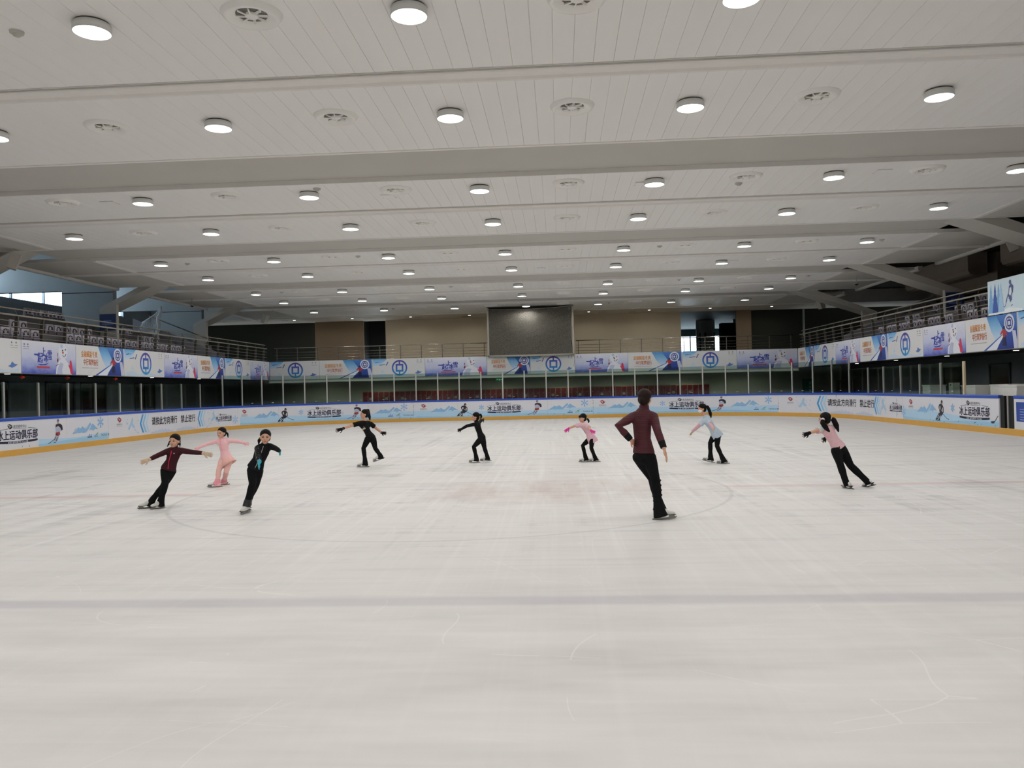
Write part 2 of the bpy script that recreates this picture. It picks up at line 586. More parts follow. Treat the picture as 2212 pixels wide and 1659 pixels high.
# lobby seen through the doorway in the far wall
M_lob = mat('lobby_white_wall', '#b9c2bd', 0.7, var=0.05)
struct('floor', MB().box(6.5, 16.0, 53.0, 72, 3.3, 3.48), mat('lobby_grey_floor', '#5e6462', 0.4))
struct('ceiling', MB().box(6.5, 16.0, 53.2, 72, 6.62, 6.75), mat('lobby_grey_ceiling', '#6d7472', 0.7))
struct('wall_lobby', MB().box(6.4, 6.5, 53.2, 72, 3.3, 6.7), M_lob)
struct('wall_lobby', MB().box(16.0, 16.1, 53.2, 72, 3.3, 6.7), M_lob)
struct('wall_lobby', MB().box(10.6, 12.0, 62.0, 62.2, 3.48, 6.62), M_lob)
struct('wall_lobby', MB().box(12.0, 13.4, 59.6, 60.4, 3.48, 6.2), M_darker)
struct('wall_lobby', MB().box(13.4, 16.0, 62.0, 62.2, 3.48, 6.62), M_lob)
lwin = struct('window_2', MB().box(6.5, 16, 71.9, 72.0, 3.48, 3.6).box(6.5, 16, 71.9, 72.0, 6.0, 6.62), M_dframe)
xx = 6.5
while xx < 16:
    MB().box(xx, xx + 0.09, 71.9, 72.0, 3.6, 6.0).build('mullion', M_dframe, lwin)
    MB().box(xx + 0.09, min(16, xx + 1.3), 71.94, 71.95, 3.6, 6.0).build('pane', M_pane, lwin)
    xx += 1.3
for px_ in (10.05, 10.42, 11.05, 11.45):
    tag(MB().box(px_, px_ + 0.10, 57.6, 57.7, 3.48, 5.4).build('door_post', M_darker), 'slim dark door post standing in the bright lobby behind the end balcony', 'post', 'lobby door posts')

# ------------------------------------------------------------------ ceiling
def bays():
    out = []
    for k in range(-4, 3):
        out.append((18.235 + 9 * k, 21.0 + 9 * k))
        out.append((21.5 + 9 * k, 24.99 + 9 * k))
    out.append((45.235, 49.89))
    return out
PW = 2 * HALF / 96
plank_cache = {}
def plank_mesh(length):
    k = round(length, 3)
    if k not in plank_cache:
        w = PW / 2 - 0.0012
        c = 0.003
        prof = [(-w, 0.014), (-w, c), (-w + c, 0.0), (w - c, 0.0), (w, c), (w, 0.014)]
        me = MB().prism(prof, 1, 0.0, length).mesh('ceiling_board')
        bm = bmesh.new(); bm.from_mesh(me)
        bmesh.ops.recalc_face_normals(bm, faces=bm.faces)
        bm.to_mesh(me); bm.free()
        me.materials.append(M_plank)
        plank_cache[k] = me
    return plank_cache[k]
M_back = mat('grey_ceiling_void', '#d8d5cf', 0.8)
single = {9.235, 12.5, 18.235}
for (y0, y1) in bays():
    c = struct('ceiling', MB().box(CX - HALF, CX + HALF, y0, y1, ZC + 0.016, ZC + 0.03), M_back)
    if round(y0, 3) in single:
        for i in range(96):
            o = link('ceiling_board', plank_mesh(y1 - y0), None, c)
            o.location = (CX - HALF + PW * (i + 0.5), y0, ZC + random.uniform(-0.0012, 0.0012))
    else:
        mb = MB()
        w = PW / 2 - 0.0012
        for i in range(96):
            xm = CX - HALF + PW * (i + 0.5)
            mb.prism([(xm - w, ZC + 0.014), (xm - w, ZC + 0.004), (xm - w + 0.004, ZC), (xm + w - 0.004, ZC), (xm + w, ZC + 0.004), (xm + w, ZC + 0.014)], 1, y0, y1)
        mb.build('ceiling_boards', M_plank, c)['kind'] = 'stuff'
# trims, ribs, beam recesses, plain side soffits
tn = 0
def trim(mb, m=None):
    global tn
    tn += 1
    return struct('trim_%d' % tn, mb, m or M_white)
for k in range(-4, 4):
    a = 16.0 + 9 * k                  # near lip of the beam recess
    b = a + 2.2
    trim(MB().box(CX - EDGE, CX + EDGE, a - 0.10, a, ZC - 0.012, ZC + 0.11))
    trim(MB().box(CX - EDGE, CX + EDGE, b, b + 0.03, ZC - 0.004, ZC + 0.11))
    struct('beam', MB().box(-17.45, CX + HALF, a, b, ZC + 0.105, ZC + 0.9), M_beam)
    for sgn in (-1, 1):
        h0, c0, c1, zb_ = (-17.45, -19.3, -20.05, 5.48) if sgn < 0 else (12.3, 16.0, 16.75, 5.12)
        zc_ = 6.655 + (zb_ - 6.655) * (c0 - h0) / (c1 - h0)
        struct('beam_haunch', MB().prism([(h0, 6.655), (c1, zb_), (c1, zb_ + 0.22), (h0 + (c1 - h0) * 0.25, 6.62), (h0, 7.2)], 1, a + 0.02, a + 1.15), M_beam)
        struct('column', MB().prism([(c0, 3.42), (c1, 3.42), (c1, zb_), (c0, zc_)], 1, a + 0.03, a + 0.22), M_beam)
        y0, y1 = b + 0.03, b + 6.8 - 0.1
        if k == 3:
            y1 = 49.9
        xa, xb = sorted((CX + sgn * HALF, CX + sgn * EDGE))
        struct('ceiling', MB().box(xa, xb, y0, y1, ZC, ZC + 0.06), M_soffit)
        e0, e1 = sorted((CX + sgn * (HALF - 0.02), CX + sgn * (HALF + 0.12)))
        trim(MB().box(e0, e1, y0, y1, ZC - 0.03, ZC + 0.01))
        e0, e1 = sorted((CX + sgn * (EDGE - 0.08), CX + sgn * (EDGE + 0.10)))
        trim(MB().prism([(e0, ZC + 0.10), (e0, ZC - 0.07), (e0 + 0.04, ZC - 0.10), (e1 - 0.04, ZC - 0.10), (e1, ZC - 0.07), (e1, ZC + 0.10)], 1, y0 - 0.4, y1 + 0.4))
    if k < 3:                          # shallow rib half way between two beams
        r0 = 21.0 + 9 * k
        trim(MB().prism([(r0 + 0.03, ZC + 0.03), (r0 + 0.03, ZC - 0.03), (r0 + 0.05, ZC - 0.045), (r0 + 0.13, ZC - 0.045), (r0 + 0.17, ZC - 0.02), (r0 + 0.35, ZC - 0.012), (r0 + 0.38, ZC - 0.045), (r0 + 0.44, ZC - 0.045), (r0 + 0.46, ZC + 0.03)], 0, CX - EDGE, CX + EDGE))
        trim(MB().box(CX - EDGE, CX + EDGE, r0 - 0.03, r0 + 0.02, ZC - 0.006, ZC + 0.01), M_soffit)
trim(MB().box(-26, 24, 49.9, 50.05, ZC - 0.05, ROOF))
struct('ceiling', MB().box(-26.2, 8.0, 50.05, 53.4, 6.50, 6.6).box(8.0, 12.6, 50.05, 53.0, 6.50, 6.6).box(12.6, 24.4, 50.05, 53.4, 6.50, 6.6), mat('brown_grey_soffit', '#c0b7ab', 0.8, var=0.03))
for xs, ys in ((-18.0, 51.2), (-12.6, 51.6), (-9.2, 51.2), (-6.2, 51.8), (2.6, 51.4), (4.6, 51.9), (10.0, 51.0)):
    trim(MB().box(xs, xs + 0.5, ys, ys + 0.09, 6.493, 6.51), M_darker)
# rounded boxed-in ducts under the roof on the dark side
M_duct = mat('brown_grey_duct', '#a89d90', 0.7)
for k in (0, 1, 2):
    y0, y1 = 18.4 + 9 * k, 24.8 + 9 * k
    for xd, zd, w in ((18.55, 6.25, 0.42), (20.0, 5.75, 0.62)):
        pr = [(xd - w, 7.27), (xd - w, zd + 0.22), (xd - w + 0.08, zd + 0.06), (xd - w + 0.24, zd), (xd + w, zd), (xd + w, 7.27)]
        o = MB().prism(pr, 1, y0, y1).build('duct', M_duct)
        tag(o, '%s brown-grey duct with a rounded edge above the unlit seats' % ('narrow' if xd < 19 else 'wide'), 'duct', 'ducts on the dark side')
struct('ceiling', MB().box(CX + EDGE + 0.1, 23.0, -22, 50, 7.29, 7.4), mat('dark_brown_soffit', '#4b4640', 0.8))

# ------------------------------------------------------------------ balconies
M_par = mat('grey_parapet', '#8f8f8c', 0.7)
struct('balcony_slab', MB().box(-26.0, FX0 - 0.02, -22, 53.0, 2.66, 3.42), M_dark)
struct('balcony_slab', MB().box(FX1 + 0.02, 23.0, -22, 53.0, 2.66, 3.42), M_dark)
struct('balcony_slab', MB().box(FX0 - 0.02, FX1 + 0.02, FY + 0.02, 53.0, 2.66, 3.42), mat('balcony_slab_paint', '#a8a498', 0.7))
struct('parapet', MB().box(FX0 - 0.16, FX0, -22, FY + 0.16, 2.56, 3.62), M_par)
struct('parapet', MB().box(FX1, FX1 + 0.16, -22, FY + 0.16, 2.56, 3.62), M_par)
struct('parapet', MB().box(FX0, FX1, FY, FY + 0.16, 2.50, 3.62), M_par)
trim(MB().box(FX0, FX1, FY - 0.06, FY + 0.2, 2.38, 2.50), mat('pale_ledge', '#c9ccc0', 0.6))

# ------------------------------------------------------------------ lamps
M_lampbody = mat('lamp_white_enamel', '#dededb', 0.4)
M_lampdark = mat('lamp_dark_gap', '#5a5955', 0.6)
M_glow = mat('lamp_diffuser', '#ffffff', 0.5, emit=('#fffdf6', 6.0))
LROWS = [9.975 + 9 * k + d for k in range(-3, 5) for d in (0.0, 3.84)][:15]
LX = [CX + (c - 3) * 4.131 for c in range(7)]
NTH = ('first', 'second', 'third', 'fourth', 'fifth', 'sixth', 'seventh', 'eighth', 'ninth', 'tenth', 'eleventh', 'twelfth', 'thirteenth', 'fourteenth', 'fifteenth')
body = MB().lathe([(0.0, 0.128), (0.205, 0.128), (0.205, 0.112), (0.230, 0.104), (0.235, 0.0), (0.226, 0.0), (0.226, 0.012)], 28).mesh('housing', True)
bm = bmesh.new(); bm.from_mesh(body); bmesh.ops.recalc_face_normals(bm, faces=bm.faces); bm.to_mesh(body); bm.free()
body.materials.append(M_lampbody)
neck = MB().lathe([(0.20, 0.13), (0.20, 0.112), (0.213, 0.112), (0.213, 0.13)], 28).mesh('mounting_ring')
neck.materials.append(M_lampdark)
disc = MB().lathe([(0.0, 0.004), (0.12, 0.002), (0.226, 0.008), (0.226, 0.02), (0.0, 0.02)], 28).mesh('diffuser', True)
bm = bmesh.new(); bm.from_mesh(disc); bmesh.ops.recalc_face_normals(bm, faces=bm.faces); bm.to_mesh(disc); bm.free()
disc.materials.append(M_glow)
beam = bpy.data.lights.new('lamp_beam', 'SPOT')
beam.energy = LAMP_WATT
beam.color = (1.0, 0.995, 0.982)
beam.spot_size = math.radians(176)
beam.spot_blend = 0.45
beam.shadow_soft_size = 0.10
for iy, ly in enumerate(LROWS):
    for ix, lx in enumerate(LX):
        t = empty('ceiling_lamp', (lx, ly, 6.42))
        tag(t, 'glowing white drum lamp, %s lamp row from the end wall, %s from the window side' % (NTH[len(LROWS) - 1 - iy], NTH[ix]), 'lamp', 'drum lamps on the boarded ceiling')
        link('housing', body, None, t)
        link('mounting_ring', neck, None, t)
        link('diffuser', disc, None, t)
        lo = bpy.data.objects.new('lamp_beam', beam)
        C.objects.link(lo)
        lo.parent = t
        lo.location = (0, 0, -0.11)

# ------------------------------------------------------------------ round air outlets between the lamps
M_vent = mat('vent_white_enamel', '#efede8', 0.5, var=0.03)
fl = MB().lathe([(0.28, 0.0), (0.30, -0.010), (0.345, -0.008), (0.385, 0.049)], 32).mesh('flange', True)
cone = MB().lathe([(0.28, 0.0), (0.235, 0.015), (0.20, 0.044)], 32).mesh('cone', True)
hub = MB().lathe([(0.0, 0.0), (0.07, 0.003), (0.085, 0.015), (0.085, 0.044)], 18).mesh('hub', True)
void = MB().lathe([(0.0, 0.045), (0.203, 0.045)], 24).mesh('void')
vane = MB().box(0.075, 0.20, -0.008, 0.008, 0.012, 0.042).mesh('vane')
for me in (fl, cone, hub, vane):
    me.materials.append(M_vent)
void.materials.append(mat('vent_grey_void', '#7a7872', 0.8))
for iy, ly in enumerate(LROWS):
    if ly < 9:
        continue
    for ix in range(6):
        t = empty('air_outlet', ((LX[ix] + LX[ix + 1]) / 2 + 0.05, ly - 0.02, ZC - 0.002))
        t.location.z = ZC - 0.05
        tag(t, 'round white air outlet, %s row from the end wall, %s from the window side' % (NTH[len(LROWS) - 1 - iy], NTH[ix]), 'vent', 'round air outlets on the boarded ceiling')
        for nm, me in (('flange', fl), ('cone', cone), ('hub', hub), ('void', void)):
            link(nm, me, None, t)
        if ly < 25:
            for q in range(8):
                v = link('vane', vane, None, t)
                v.rotation_euler = (0.5, 0, q * PI / 4 + 0.2)

# small square downlights under the end balcony; added fill lamps share their build
def downlight(x, y, data, label, group, z=2.655):
    t = empty('downlight', (x, y, z))
    tag(t, label, 'lamp', group)
    MB().box(-0.09, 0.09, -0.09, 0.09, -0.012, 0.0).build('rim', M_lampbody, t)
    MB().box(-0.065, 0.065, -0.065, 0.065, -0.018, -0.012).build('diffuser', M_glow, t)
    lo = bpy.data.objects.new('downlight_or_fill_beam', data)
    C.objects.link(lo)
    lo.parent = t
    lo.location = (0, 0, -0.05)
def dl_data(w):
    d = bpy.data.lights.new('downlight_or_fill_beam', 'SPOT')
    d.spot_size = math.radians(172)
    d.spot_blend = 0.4
    d.shadow_soft_size = 0.05
    d.energy = w
    d.color = (1.0, 0.97, 0.9)
    return d
D1, FILL_SIDE, FILL_SOFFIT = dl_data(42.0), dl_data(22.0), dl_data(26.0)
for i in range(8):
    downlight(-15.2 + 3.85 * i, 49.9, D1, 'small square recessed downlight under the end balcony', 'downlights under the end balcony')
for i in range(5):  # unseen lamps added to lift the dark space under the side balconies
    downlight(-19.3, 22.0 + 5.0 * i, FILL_SIDE, 'added square fill lamp under the window-side balcony', 'added fill lamps under the window-side balcony')
    downlight(16.0, 24.0 + 5.0 * i, FILL_SIDE, 'added square fill lamp under the unlit-side balcony', 'added fill lamps under the unlit-side balcony')
for i in range(9):  # invented lamps added to brighten the tan end wall and balcony floor
    downlight(-17.0 + 3.8 * i, 50.9, FILL_SOFFIT, 'added square fill lamp in the soffit above the end balcony', 'added fill lamps above the end balcony', 6.495)
# ------------------------------------------------------------------ flat print
_text = {}
def text_tris(body, bold=0.0, shear=0.0):
    """letter outlines as triangles, fitted into the unit square"""
    k = (body, bold, shear)
    if k not in _text:
        cu = bpy.data.curves.new('lettering', 'FONT')
        cu.body = body
        cu.offset = bold
        cu.shear = shear
        cu.resolution_u = 2
        ob = bpy.data.objects.new('lettering', cu)
        C.objects.link(ob)
        dg = bpy.context.evaluated_depsgraph_get()
        dg.update()
        me = bpy.data.meshes.new_from_object(ob.evaluated_get(dg))
        v = [(p.co.x, p.co.y) for p in me.vertices]
        f = [tuple(p.vertices) for p in me.polygons]
        bpy.data.objects.remove(ob)
        bpy.data.curves.remove(cu)
        bpy.data.meshes.remove(me)
        xs = [p[0] for p in v]; ys = [p[1] for p in v]
        x0, x1, y0, y1 = min(xs), max(xs), min(ys), max(ys)
        v = [((x - x0) / (x1 - x0), (y - y0) / (y1 - y0)) for x, y in v]
        _text[k] = (v, f)
    return _text[k]

class Ink:
    """flat shapes in (u, v) metres, laid on a surface by a mapping function"""
    def __init__(s, fn, off=0.003):
        s.fn, s.off, s.v, s.f, s.lift = fn, off, [], [], 0.0
    def add(s, pts, faces):
        n = len(s.v)
        s.v += [(p[0], p[1], (p[2] if len(p) > 2 else 0.0) + s.lift) for p in pts]
        s.f += [tuple(n + i for i in q) for q in faces]
        s.lift += 0.00012                       # overlapping shapes never share a plane
        return s
    def poly(s, pts):
        return s.add(list(pts), tessellate_polygon([[Vector((p[0], p[1], 0)) for p in pts]]))
    def ell(s, cu, cv, ru, rv=None, seg=18):
        rv = ru if rv is None else rv
        return s.add([(cu + ru * math.cos(2 * PI * i / seg), cv + rv * math.sin(2 * PI * i / seg)) for i in range(seg)], [tuple(range(seg))])
    def ring(s, cu, cv, r0, r1, a0=0.0, a1=2 * PI, seg=28, sq=1.0):
        pts, fc = [], []
        for i in range(seg + 1):
            a = a0 + (a1 - a0) * i / seg
            pts += [(cu + r0 * math.cos(a), cv + r0 * sq * math.sin(a)), (cu + r1 * math.cos(a), cv + r1 * sq * math.sin(a))]
        for i in range(seg):
            fc.append((2 * i, 2 * i + 1, 2 * i + 3, 2 * i + 2))
        return s.add(pts, fc)
    def line(s, pts, w):
        for (a, b), (c, d) in zip(pts[:-1], pts[1:]):
            L = math.hypot(c - a, d - b) or 1e-6
            nx, ny = -(d - b) / L * w / 2, (c - a) / L * w / 2
            s.add([(a + nx, b + ny), (a - nx, b - ny), (c - nx, d - ny), (c + nx, d + ny)], [(0, 1, 2, 3)])
        return s
    def text(s, body, u0, v0, w, h, bold=0.0, shear=0.0):
        v, f = text_tris(body, 0.0, shear)
        b = bold * h * 1.3
        sh = [(0, 0)] if not bold else [(-b, 0), (b, 0), (0, -b), (0, b)]
        for i, (dx, dy) in enumerate(sh):
            s.add([(u0 + x * w + dx, v0 + y * h + dy, 0.0006 * i) for x, y in v], f)
        return s
    def rect(s, u0, u1, v0, v1, nu=1):
        for i in range(nu):
            a, b = u0 + (u1 - u0) * i / nu, u0 + (u1 - u0) * (i + 1) / nu
            s.add([(a, v0), (b, v0), (b, v1), (a, v1)], [(0, 1, 2, 3)])
        return s
    def strip(s, us, lo, hi):
        pts, fc = [], []
        for u, a, b in zip(us, lo, hi):
            pts += [(u, a), (u, b)]
        for i in range(len(us) - 1):
            fc.append((2 * i, 2 * i + 2, 2 * i + 3, 2 * i + 1))
        return s.add(pts, fc)
    def build(s, name, m, parent=None):
        me = bpy.data.meshes.new(name)
        me.from_pydata([tuple(s.fn(q[0], q[1], s.off + (q[2] if len(q) > 2 else 0.0))) for q in s.v], [], s.f)
        me.update()
        return link(name, me, m, parent)

# ------------------------------------------------------------------ rink boards
barrier = empty('rink_barrier', (0, 0, 0))
tag(barrier, 'white dasher boards with printed adverts, blue top rail, yellow kick strip and glass around the ice', 'barrier')
barrier['label'] = 'white printed rink boards with blue top rail, yellow kick strip and glass screens'
def sweep(prof, s0, s1, step=0.2):
    """closed cross-section (offset inward, z) swept along the board line"""
    curved = abs((rink(s0)[1] - rink(s1)[1]).length) > 1e-6
    n = max(1, int(math.ceil((s1 - s0) / (step if curved else 3.0))))
    mb = MB()
    k = len(prof)
    for i in range(n + 1):
        p, nr = rink(s0 + (s1 - s0) * i / n)
        for o, z in prof:
            q = p + nr * o
            mb.v.append((q.x, q.y, z))
    for i in range(n):
        for j in range(k):
            jj = (j + 1) % k
            mb.f.append((i * k + j, i * k + jj, (i + 1) * k + jj, (i + 1) * k + j))
    mb.f.append(tuple(range(k)))
    mb.f.append(tuple(n * k + j for j in range(k - 1, -1, -1)))
    return mb
P_PANEL = [(0, 0.19), (0, 1.075), (-0.10, 1.075), (-0.10, 0.0), (-0.02, 0.0), (-0.02, 0.19)]
P_KICK = [(0.014, 0.0), (0.014, 0.18), (0.008, 0.195), (-0.015, 0.195), (-0.015, 0.0)]
P_CAP = [(0.018, 1.08), (0.018, 1.155), (0.006, 1.175), (-0.125, 1.175), (-0.135, 1.155), (-0.135, 1.08)]
GATE0, GATE1 = 86.95, 87.75
S_A, S_B = YN + RC - ARC - 6.0, STOT + 0.0 + 9.1 + ARC      # wraps well behind the camera
seams = [28.92, 39.47, 49.56, 59.62, 69.78, 73.6, 76.75, 80.2]
breaks = [S_A]
s = S_A
while s < S_B - 0.1:
    s += 2.512
    breaks.append(min(s, S_B))
breaks = sorted(set([b for b in breaks if not (21 < b < GATE1 + 1)] + [21.4, 23.9 - 1.3, 26.4, 28.92, 31.45, 33.98, 36.5, 39.47, 42.0, 44.52, 47.04, 49.56, 52.07, 54.6, 57.1, 59.62, 62.15, 64.7, 67.24, 69.78, 72.2, 74.6, 77.3, 80.2, 82.45, 84.7, GATE0, GATE1]))
panels = []
for a, b in zip(breaks[:-1], breaks[1:]):
    if abs(a - GATE0) < 0.02:
        continue
    pn = sweep(P_PANEL, a + 0.003, b - 0.003).build('board_panel', M_board, barrier)
    panels.append((a, b, pn))
    sweep(P_CAP, a, b).build('top_rail', M_blue, barrier)
    sweep(P_KICK, a, b).build('kick_strip', M_yellow, barrier)
sweep(P_KICK, GATE0, GATE1).build('kick_strip', M_yellow, barrier)
# open gate slot with dark jambs
M_gate = mat('black_gate_rubber', '#17181a', 0.6)
sweep([(-0.03, 0.19), (-0.03, 1.16), (-0.10, 1.16), (-0.10, 0.19)], GATE0 + 0.02, GATE0 + 0.24).build('gate_jamb', M_gate, barrier)
sweep([(-0.09, 0.19), (-0.09, 1.16), (-0.15, 1.16), (-0.15, 0.19)], GATE0 + 0.24, GATE0 + 0.40).build('gate_leaf', M_dsteel, barrier)
sweep([(-0.02, 0.19), (-0.02, 1.16), (-0.08, 1.16), (-0.08, 0.19)], GATE0 + 0.40, GATE0 + 0.45).build('gate_edge', M_alu, barrier)
sweep([(-0.05, 0.19), (-0.05, 1.16), (-0.12, 1.16), (-0.12, 0.19)], GATE0 + 0.45, GATE1 - 0.02).build('gate_jamb', M_gate, barrier)

def panel_at(s):
    for a, b, o in panels:
        if a <= s < b:
            return o
    return barrier
def board_fn(u, v, off):
    p, n = rink(u)
    q = p + n * off
    return (q.x, q.y, v)
def bprint(name, s, m, draw, off=0.003):
    k = Ink(lambda u, v, o: board_fn(s + u, v, o), off)
    draw(k)
    return k.build(name, m, panel_at(s))
K = '#23222e'
def pts(raw, ox, oy, sc):
    return [((x - ox) * sc, (oy - y) * sc) for x, y in raw]
# --- pale-blue snow band along the lower boards
def snow_band(a, b, base, amp, ph, step=0.5):
    for (pa, pb, o) in panels:
        x0, x1 = max(pa, a), min(pb, b)
        if x1 - x0 < 0.05:
            continue
        n = max(2, int((x1 - x0) / 0.25) + 1)
        us = [x0 + 0.004 + (x1 - x0 - 0.008) * i / n for i in range(n + 1)]
        k = Ink(board_fn, 0.0018)
        k.strip(us, [0.197] * len(us), [base + amp * math.sin((u - a) * 0.62 + ph) for u in us])
        k.build('snow_print', ink('#b4d6ee'), o)
        k = Ink(board_fn, 0.0024)
        k.strip(us, [0.197] * len(us), [0.30 + 0.04 * math.sin((u - a) * 0.8 + ph + 2) for u in us])
        k.build('snow_print', ink('#9ec9e6'), o)
snow_band(24.9, 28.95, 0.50, 0.12, 3.6)
snow_band(39.6, 49.74, 0.54, 0.06, 1.0)
snow_band(49.74, 59.8, 0.54, 0.06, 1.2)
snow_band(59.8, 69.75, 0.54, 0.06, 1.0)
snow_band(80.2, 86.94, 0.50, 0.10, 0.8)
snow_band(21.0, 22.9, 0.42, 0.03, 0.0)

# --- emblem: a winged swirl
def emblem(k, cu, cv, r):
    k.poly([(cu - 1.6 * r, cv + 0.55 * r), (cu - 0.2 * r, cv + 1.0 * r), (cu + 1.0 * r, cv + 0.45 * r), (cu + 1.5 * r, cv + 0.05 * r), (cu + 0.6 * r, cv + 0.25 * r), (cu - 0.4 * r, cv + 0.5 * r)])
    k.ring(cu + 0.1 * r, cv - 0.15 * r, 0.42 * r, 0.78 * r, 2.2, 2 * PI + 1.2, 16, 0.8)
    k.poly([(cu - 1.5 * r, cv + 0.4 * r), (cu - 0.5 * r, cv + 0.2 * r), (cu - 0.7 * r, cv - 0.5 * r)])
    k.poly([(cu + 0.2 * r, cv - 0.15 * r), (cu + 1.5 * r, cv - 0.05 * r), (cu + 0.5 * r, cv - 0.85 * r), (cu - 0.6 * r, cv - 0.9 * r)])
    k.ell(cu + 0.1 * r, cv - 0.1 * r, 0.16 * r)
def club_logo(s, sc=1.0, zb=0.0):
    w = 1.86 * sc
    def a(k):
        k.text('冰上运动俱乐部', -w / 2, zb + 0.50 * sc, w, 0.285 * sc, 0.022)
    bprint('club_lettering', s, ink('#2c2947'), a)
    def b(k):
        emblem(k, -0.36 * sc, zb + 0.905 * sc, 0.085 * sc)
        k.text('南京奥体中心', -0.22 * sc, zb + 0.855 * sc, 0.62 * sc, 0.095 * sc, 0.0, 0.3)
        k.line([(-0.22 * sc, zb + 0.835 * sc), (0.40 * sc, zb + 0.835 * sc)], 0.009 * sc)
        k.line([(-0.86 * sc, zb + 0.805 * sc), (-0.42 * sc, zb + 0.845 * sc)], 0.012 * sc)
        k.line([(0.48 * sc, zb + 0.845 * sc), (0.86 * sc, zb + 0.805 * sc)], 0.012 * sc)
    bprint('club_header', s, ink('#2b2a33'), b)
    def c(k):
        us = [w * (-0.5 + i / 12) for i in range(13)]
        k.strip(us, [zb + sc * (0.375 + 0.035 * abs(u / (w / 2)) ** 2) for u in us], [zb + sc * (0.45 + 0.025 * abs(u / (w / 2)) ** 2) for u in us])
    bprint('club_underline', s, ink('#26233f'), c)
    def d(k):
        k.text('ICE SPORTS CLUB', -0.46 * sc, zb + 0.388 * sc, 0.92 * sc, 0.052 * sc, 0.01)
    bprint('club_subtitle', s, ink('#e8e8ee'), d, 0.005)
for s in (23.93, 44.6, 54.67, 64.73, 85.49):
    club_logo(s)
for s in (38.46, 79.52):
    club_logo(s, 0.62, 0.22)

# --- hockey players
def dark_player(s):
    ox, oy, sc = 437, 1110, 0.0058
    T = lambda r: [(u, v + 0.255) for u, v in pts(r, ox, oy, sc)]
    def body(k):
        k.poly(T([(405, 1012), (425, 1008), (445, 1015), (458, 1030), (457, 1060), (440, 1075), (410, 1068), (402, 1045), (394, 1028)]))
        k.poly(T([(400, 1062), (425, 1070), (400, 1088), (378, 1106), (360, 1109), (357, 1102), (380, 1080)]))
        k.poly(T([(420, 1068), (444, 1070), (420, 1090), (408, 1108), (390, 1111), (393, 1103), (410, 1085)]))
        c = T([(437, 1000)])[0]
        k.ell(c[0], c[1], 0.068, 0.08)
        k.line(T([(440, 1066), (500, 1096), (522, 1099)]), 0.02)
        k.line(T([(350, 1110), (385, 1108)]), 0.012)
        k.line(T([(388, 1113), (425, 1111)]), 0.012)
    bprint('hockey_player_print', s, ink('#2a2a34'), body)
    def pale(k):
        k.poly(T([(408, 1026), (419, 1022), (419, 1040), (409, 1046)]))
        k.poly(T([(444, 1030), (452, 1032), (448, 1058), (440, 1058)]))
        k.line(T([(396, 1076), (380, 1094)]), 0.03)
        k.line(T([(424, 1080), (410, 1100)]), 0.03)
    bprint('hockey_kit_print', s, ink('#d9dbe2'), pale, 0.005)
    def face(k):
        c = T([(440, 1007)])[0]
        k.ell(c[0], c[1], 0.045, 0.04)
        c = T([(432, 1047)])[0]
        k.ell(c[0], c[1], 0.035, 0.03)
    bprint('hockey_skin_print', s, ink('#b98d74'), face, 0.0055)
def light_player(s):
    ox, oy, sc = 1035, 1100, 0.0057
    T = lambda r: [(u, v + 0.25) for u, v in pts(r, ox, oy, sc)]
    def white(k):
        k.poly(T([(1012, 1006), (1056, 1008), (1064, 1030), (1042, 1044), (1016, 1042)]))
        k.poly(T([(1012, 1050), (1031, 1055), (1022, 1080), (1006, 1092), (996, 1082)]))
        k.poly(T([(1028, 1056), (1047, 1054), (1034, 1084), (1018, 1094), (1010, 1090)]))
    bprint('hockey_kit_print', s, ink('#aeb6cc'), white)
    def red(k):
        k.poly(T([(1014, 1038), (1052, 1034), (1056, 1052), (1034, 1060), (1011, 1054)]))
    bprint('hockey_shorts_print', s, ink('#a3443f'), red, 0.004)
    def black(k):
        k.poly(T([(1012, 1008), (1015, 992), (1037, 985), (1060, 988), (1077, 1000), (1081, 1024), (1067, 1030), (1056, 1010), (1038, 1002)]))
        k.line(T([(1003, 1076), (956, 1095), (942, 1097)]), 0.02)
        k.line(T([(1012, 1062), (1000, 1080)]), 0.03)
        k.line(T([(1030, 1066), (1016, 1088)]), 0.03)
        k.line(T([(1016, 1046), (1030, 1052)]), 0.04)
        k.line(T([(992, 1092), (1012, 1096)]), 0.018)
    bprint('hockey_player_print', s, ink('#27262f'), black, 0.005)
    def helm(k):
        c = T([(1037, 970)])[0]
        k.ell(c[0], c[1], 0.064, 0.058)
    bprint('hockey_helmet_print', s, ink('#6f6aa0'), helm, 0.0055)
    def face(k):
        c = T([(1037, 981)])[0]
        k.ell(c[0], c[1], 0.042, 0.042)
    bprint('hockey_skin_print', s, ink('#c59b86'), face, 0.006)
for s in (42.42, 52.49, 83.34):
    dark_player(s)
for s in (25.91, 46.39, 56.51, 66.6):
    light_player(s)
# stick end beside the gate
bprint('hockey_stick_print', 86.6, ink('#2a2a34'), lambda k: (k.line([(0.30, 0.55), (0.10, 0.36)], 0.03), k.poly([(0.10, 0.38), (-0.12, 0.36), (-0.08, 0.30), (0.08, 0.31)])))

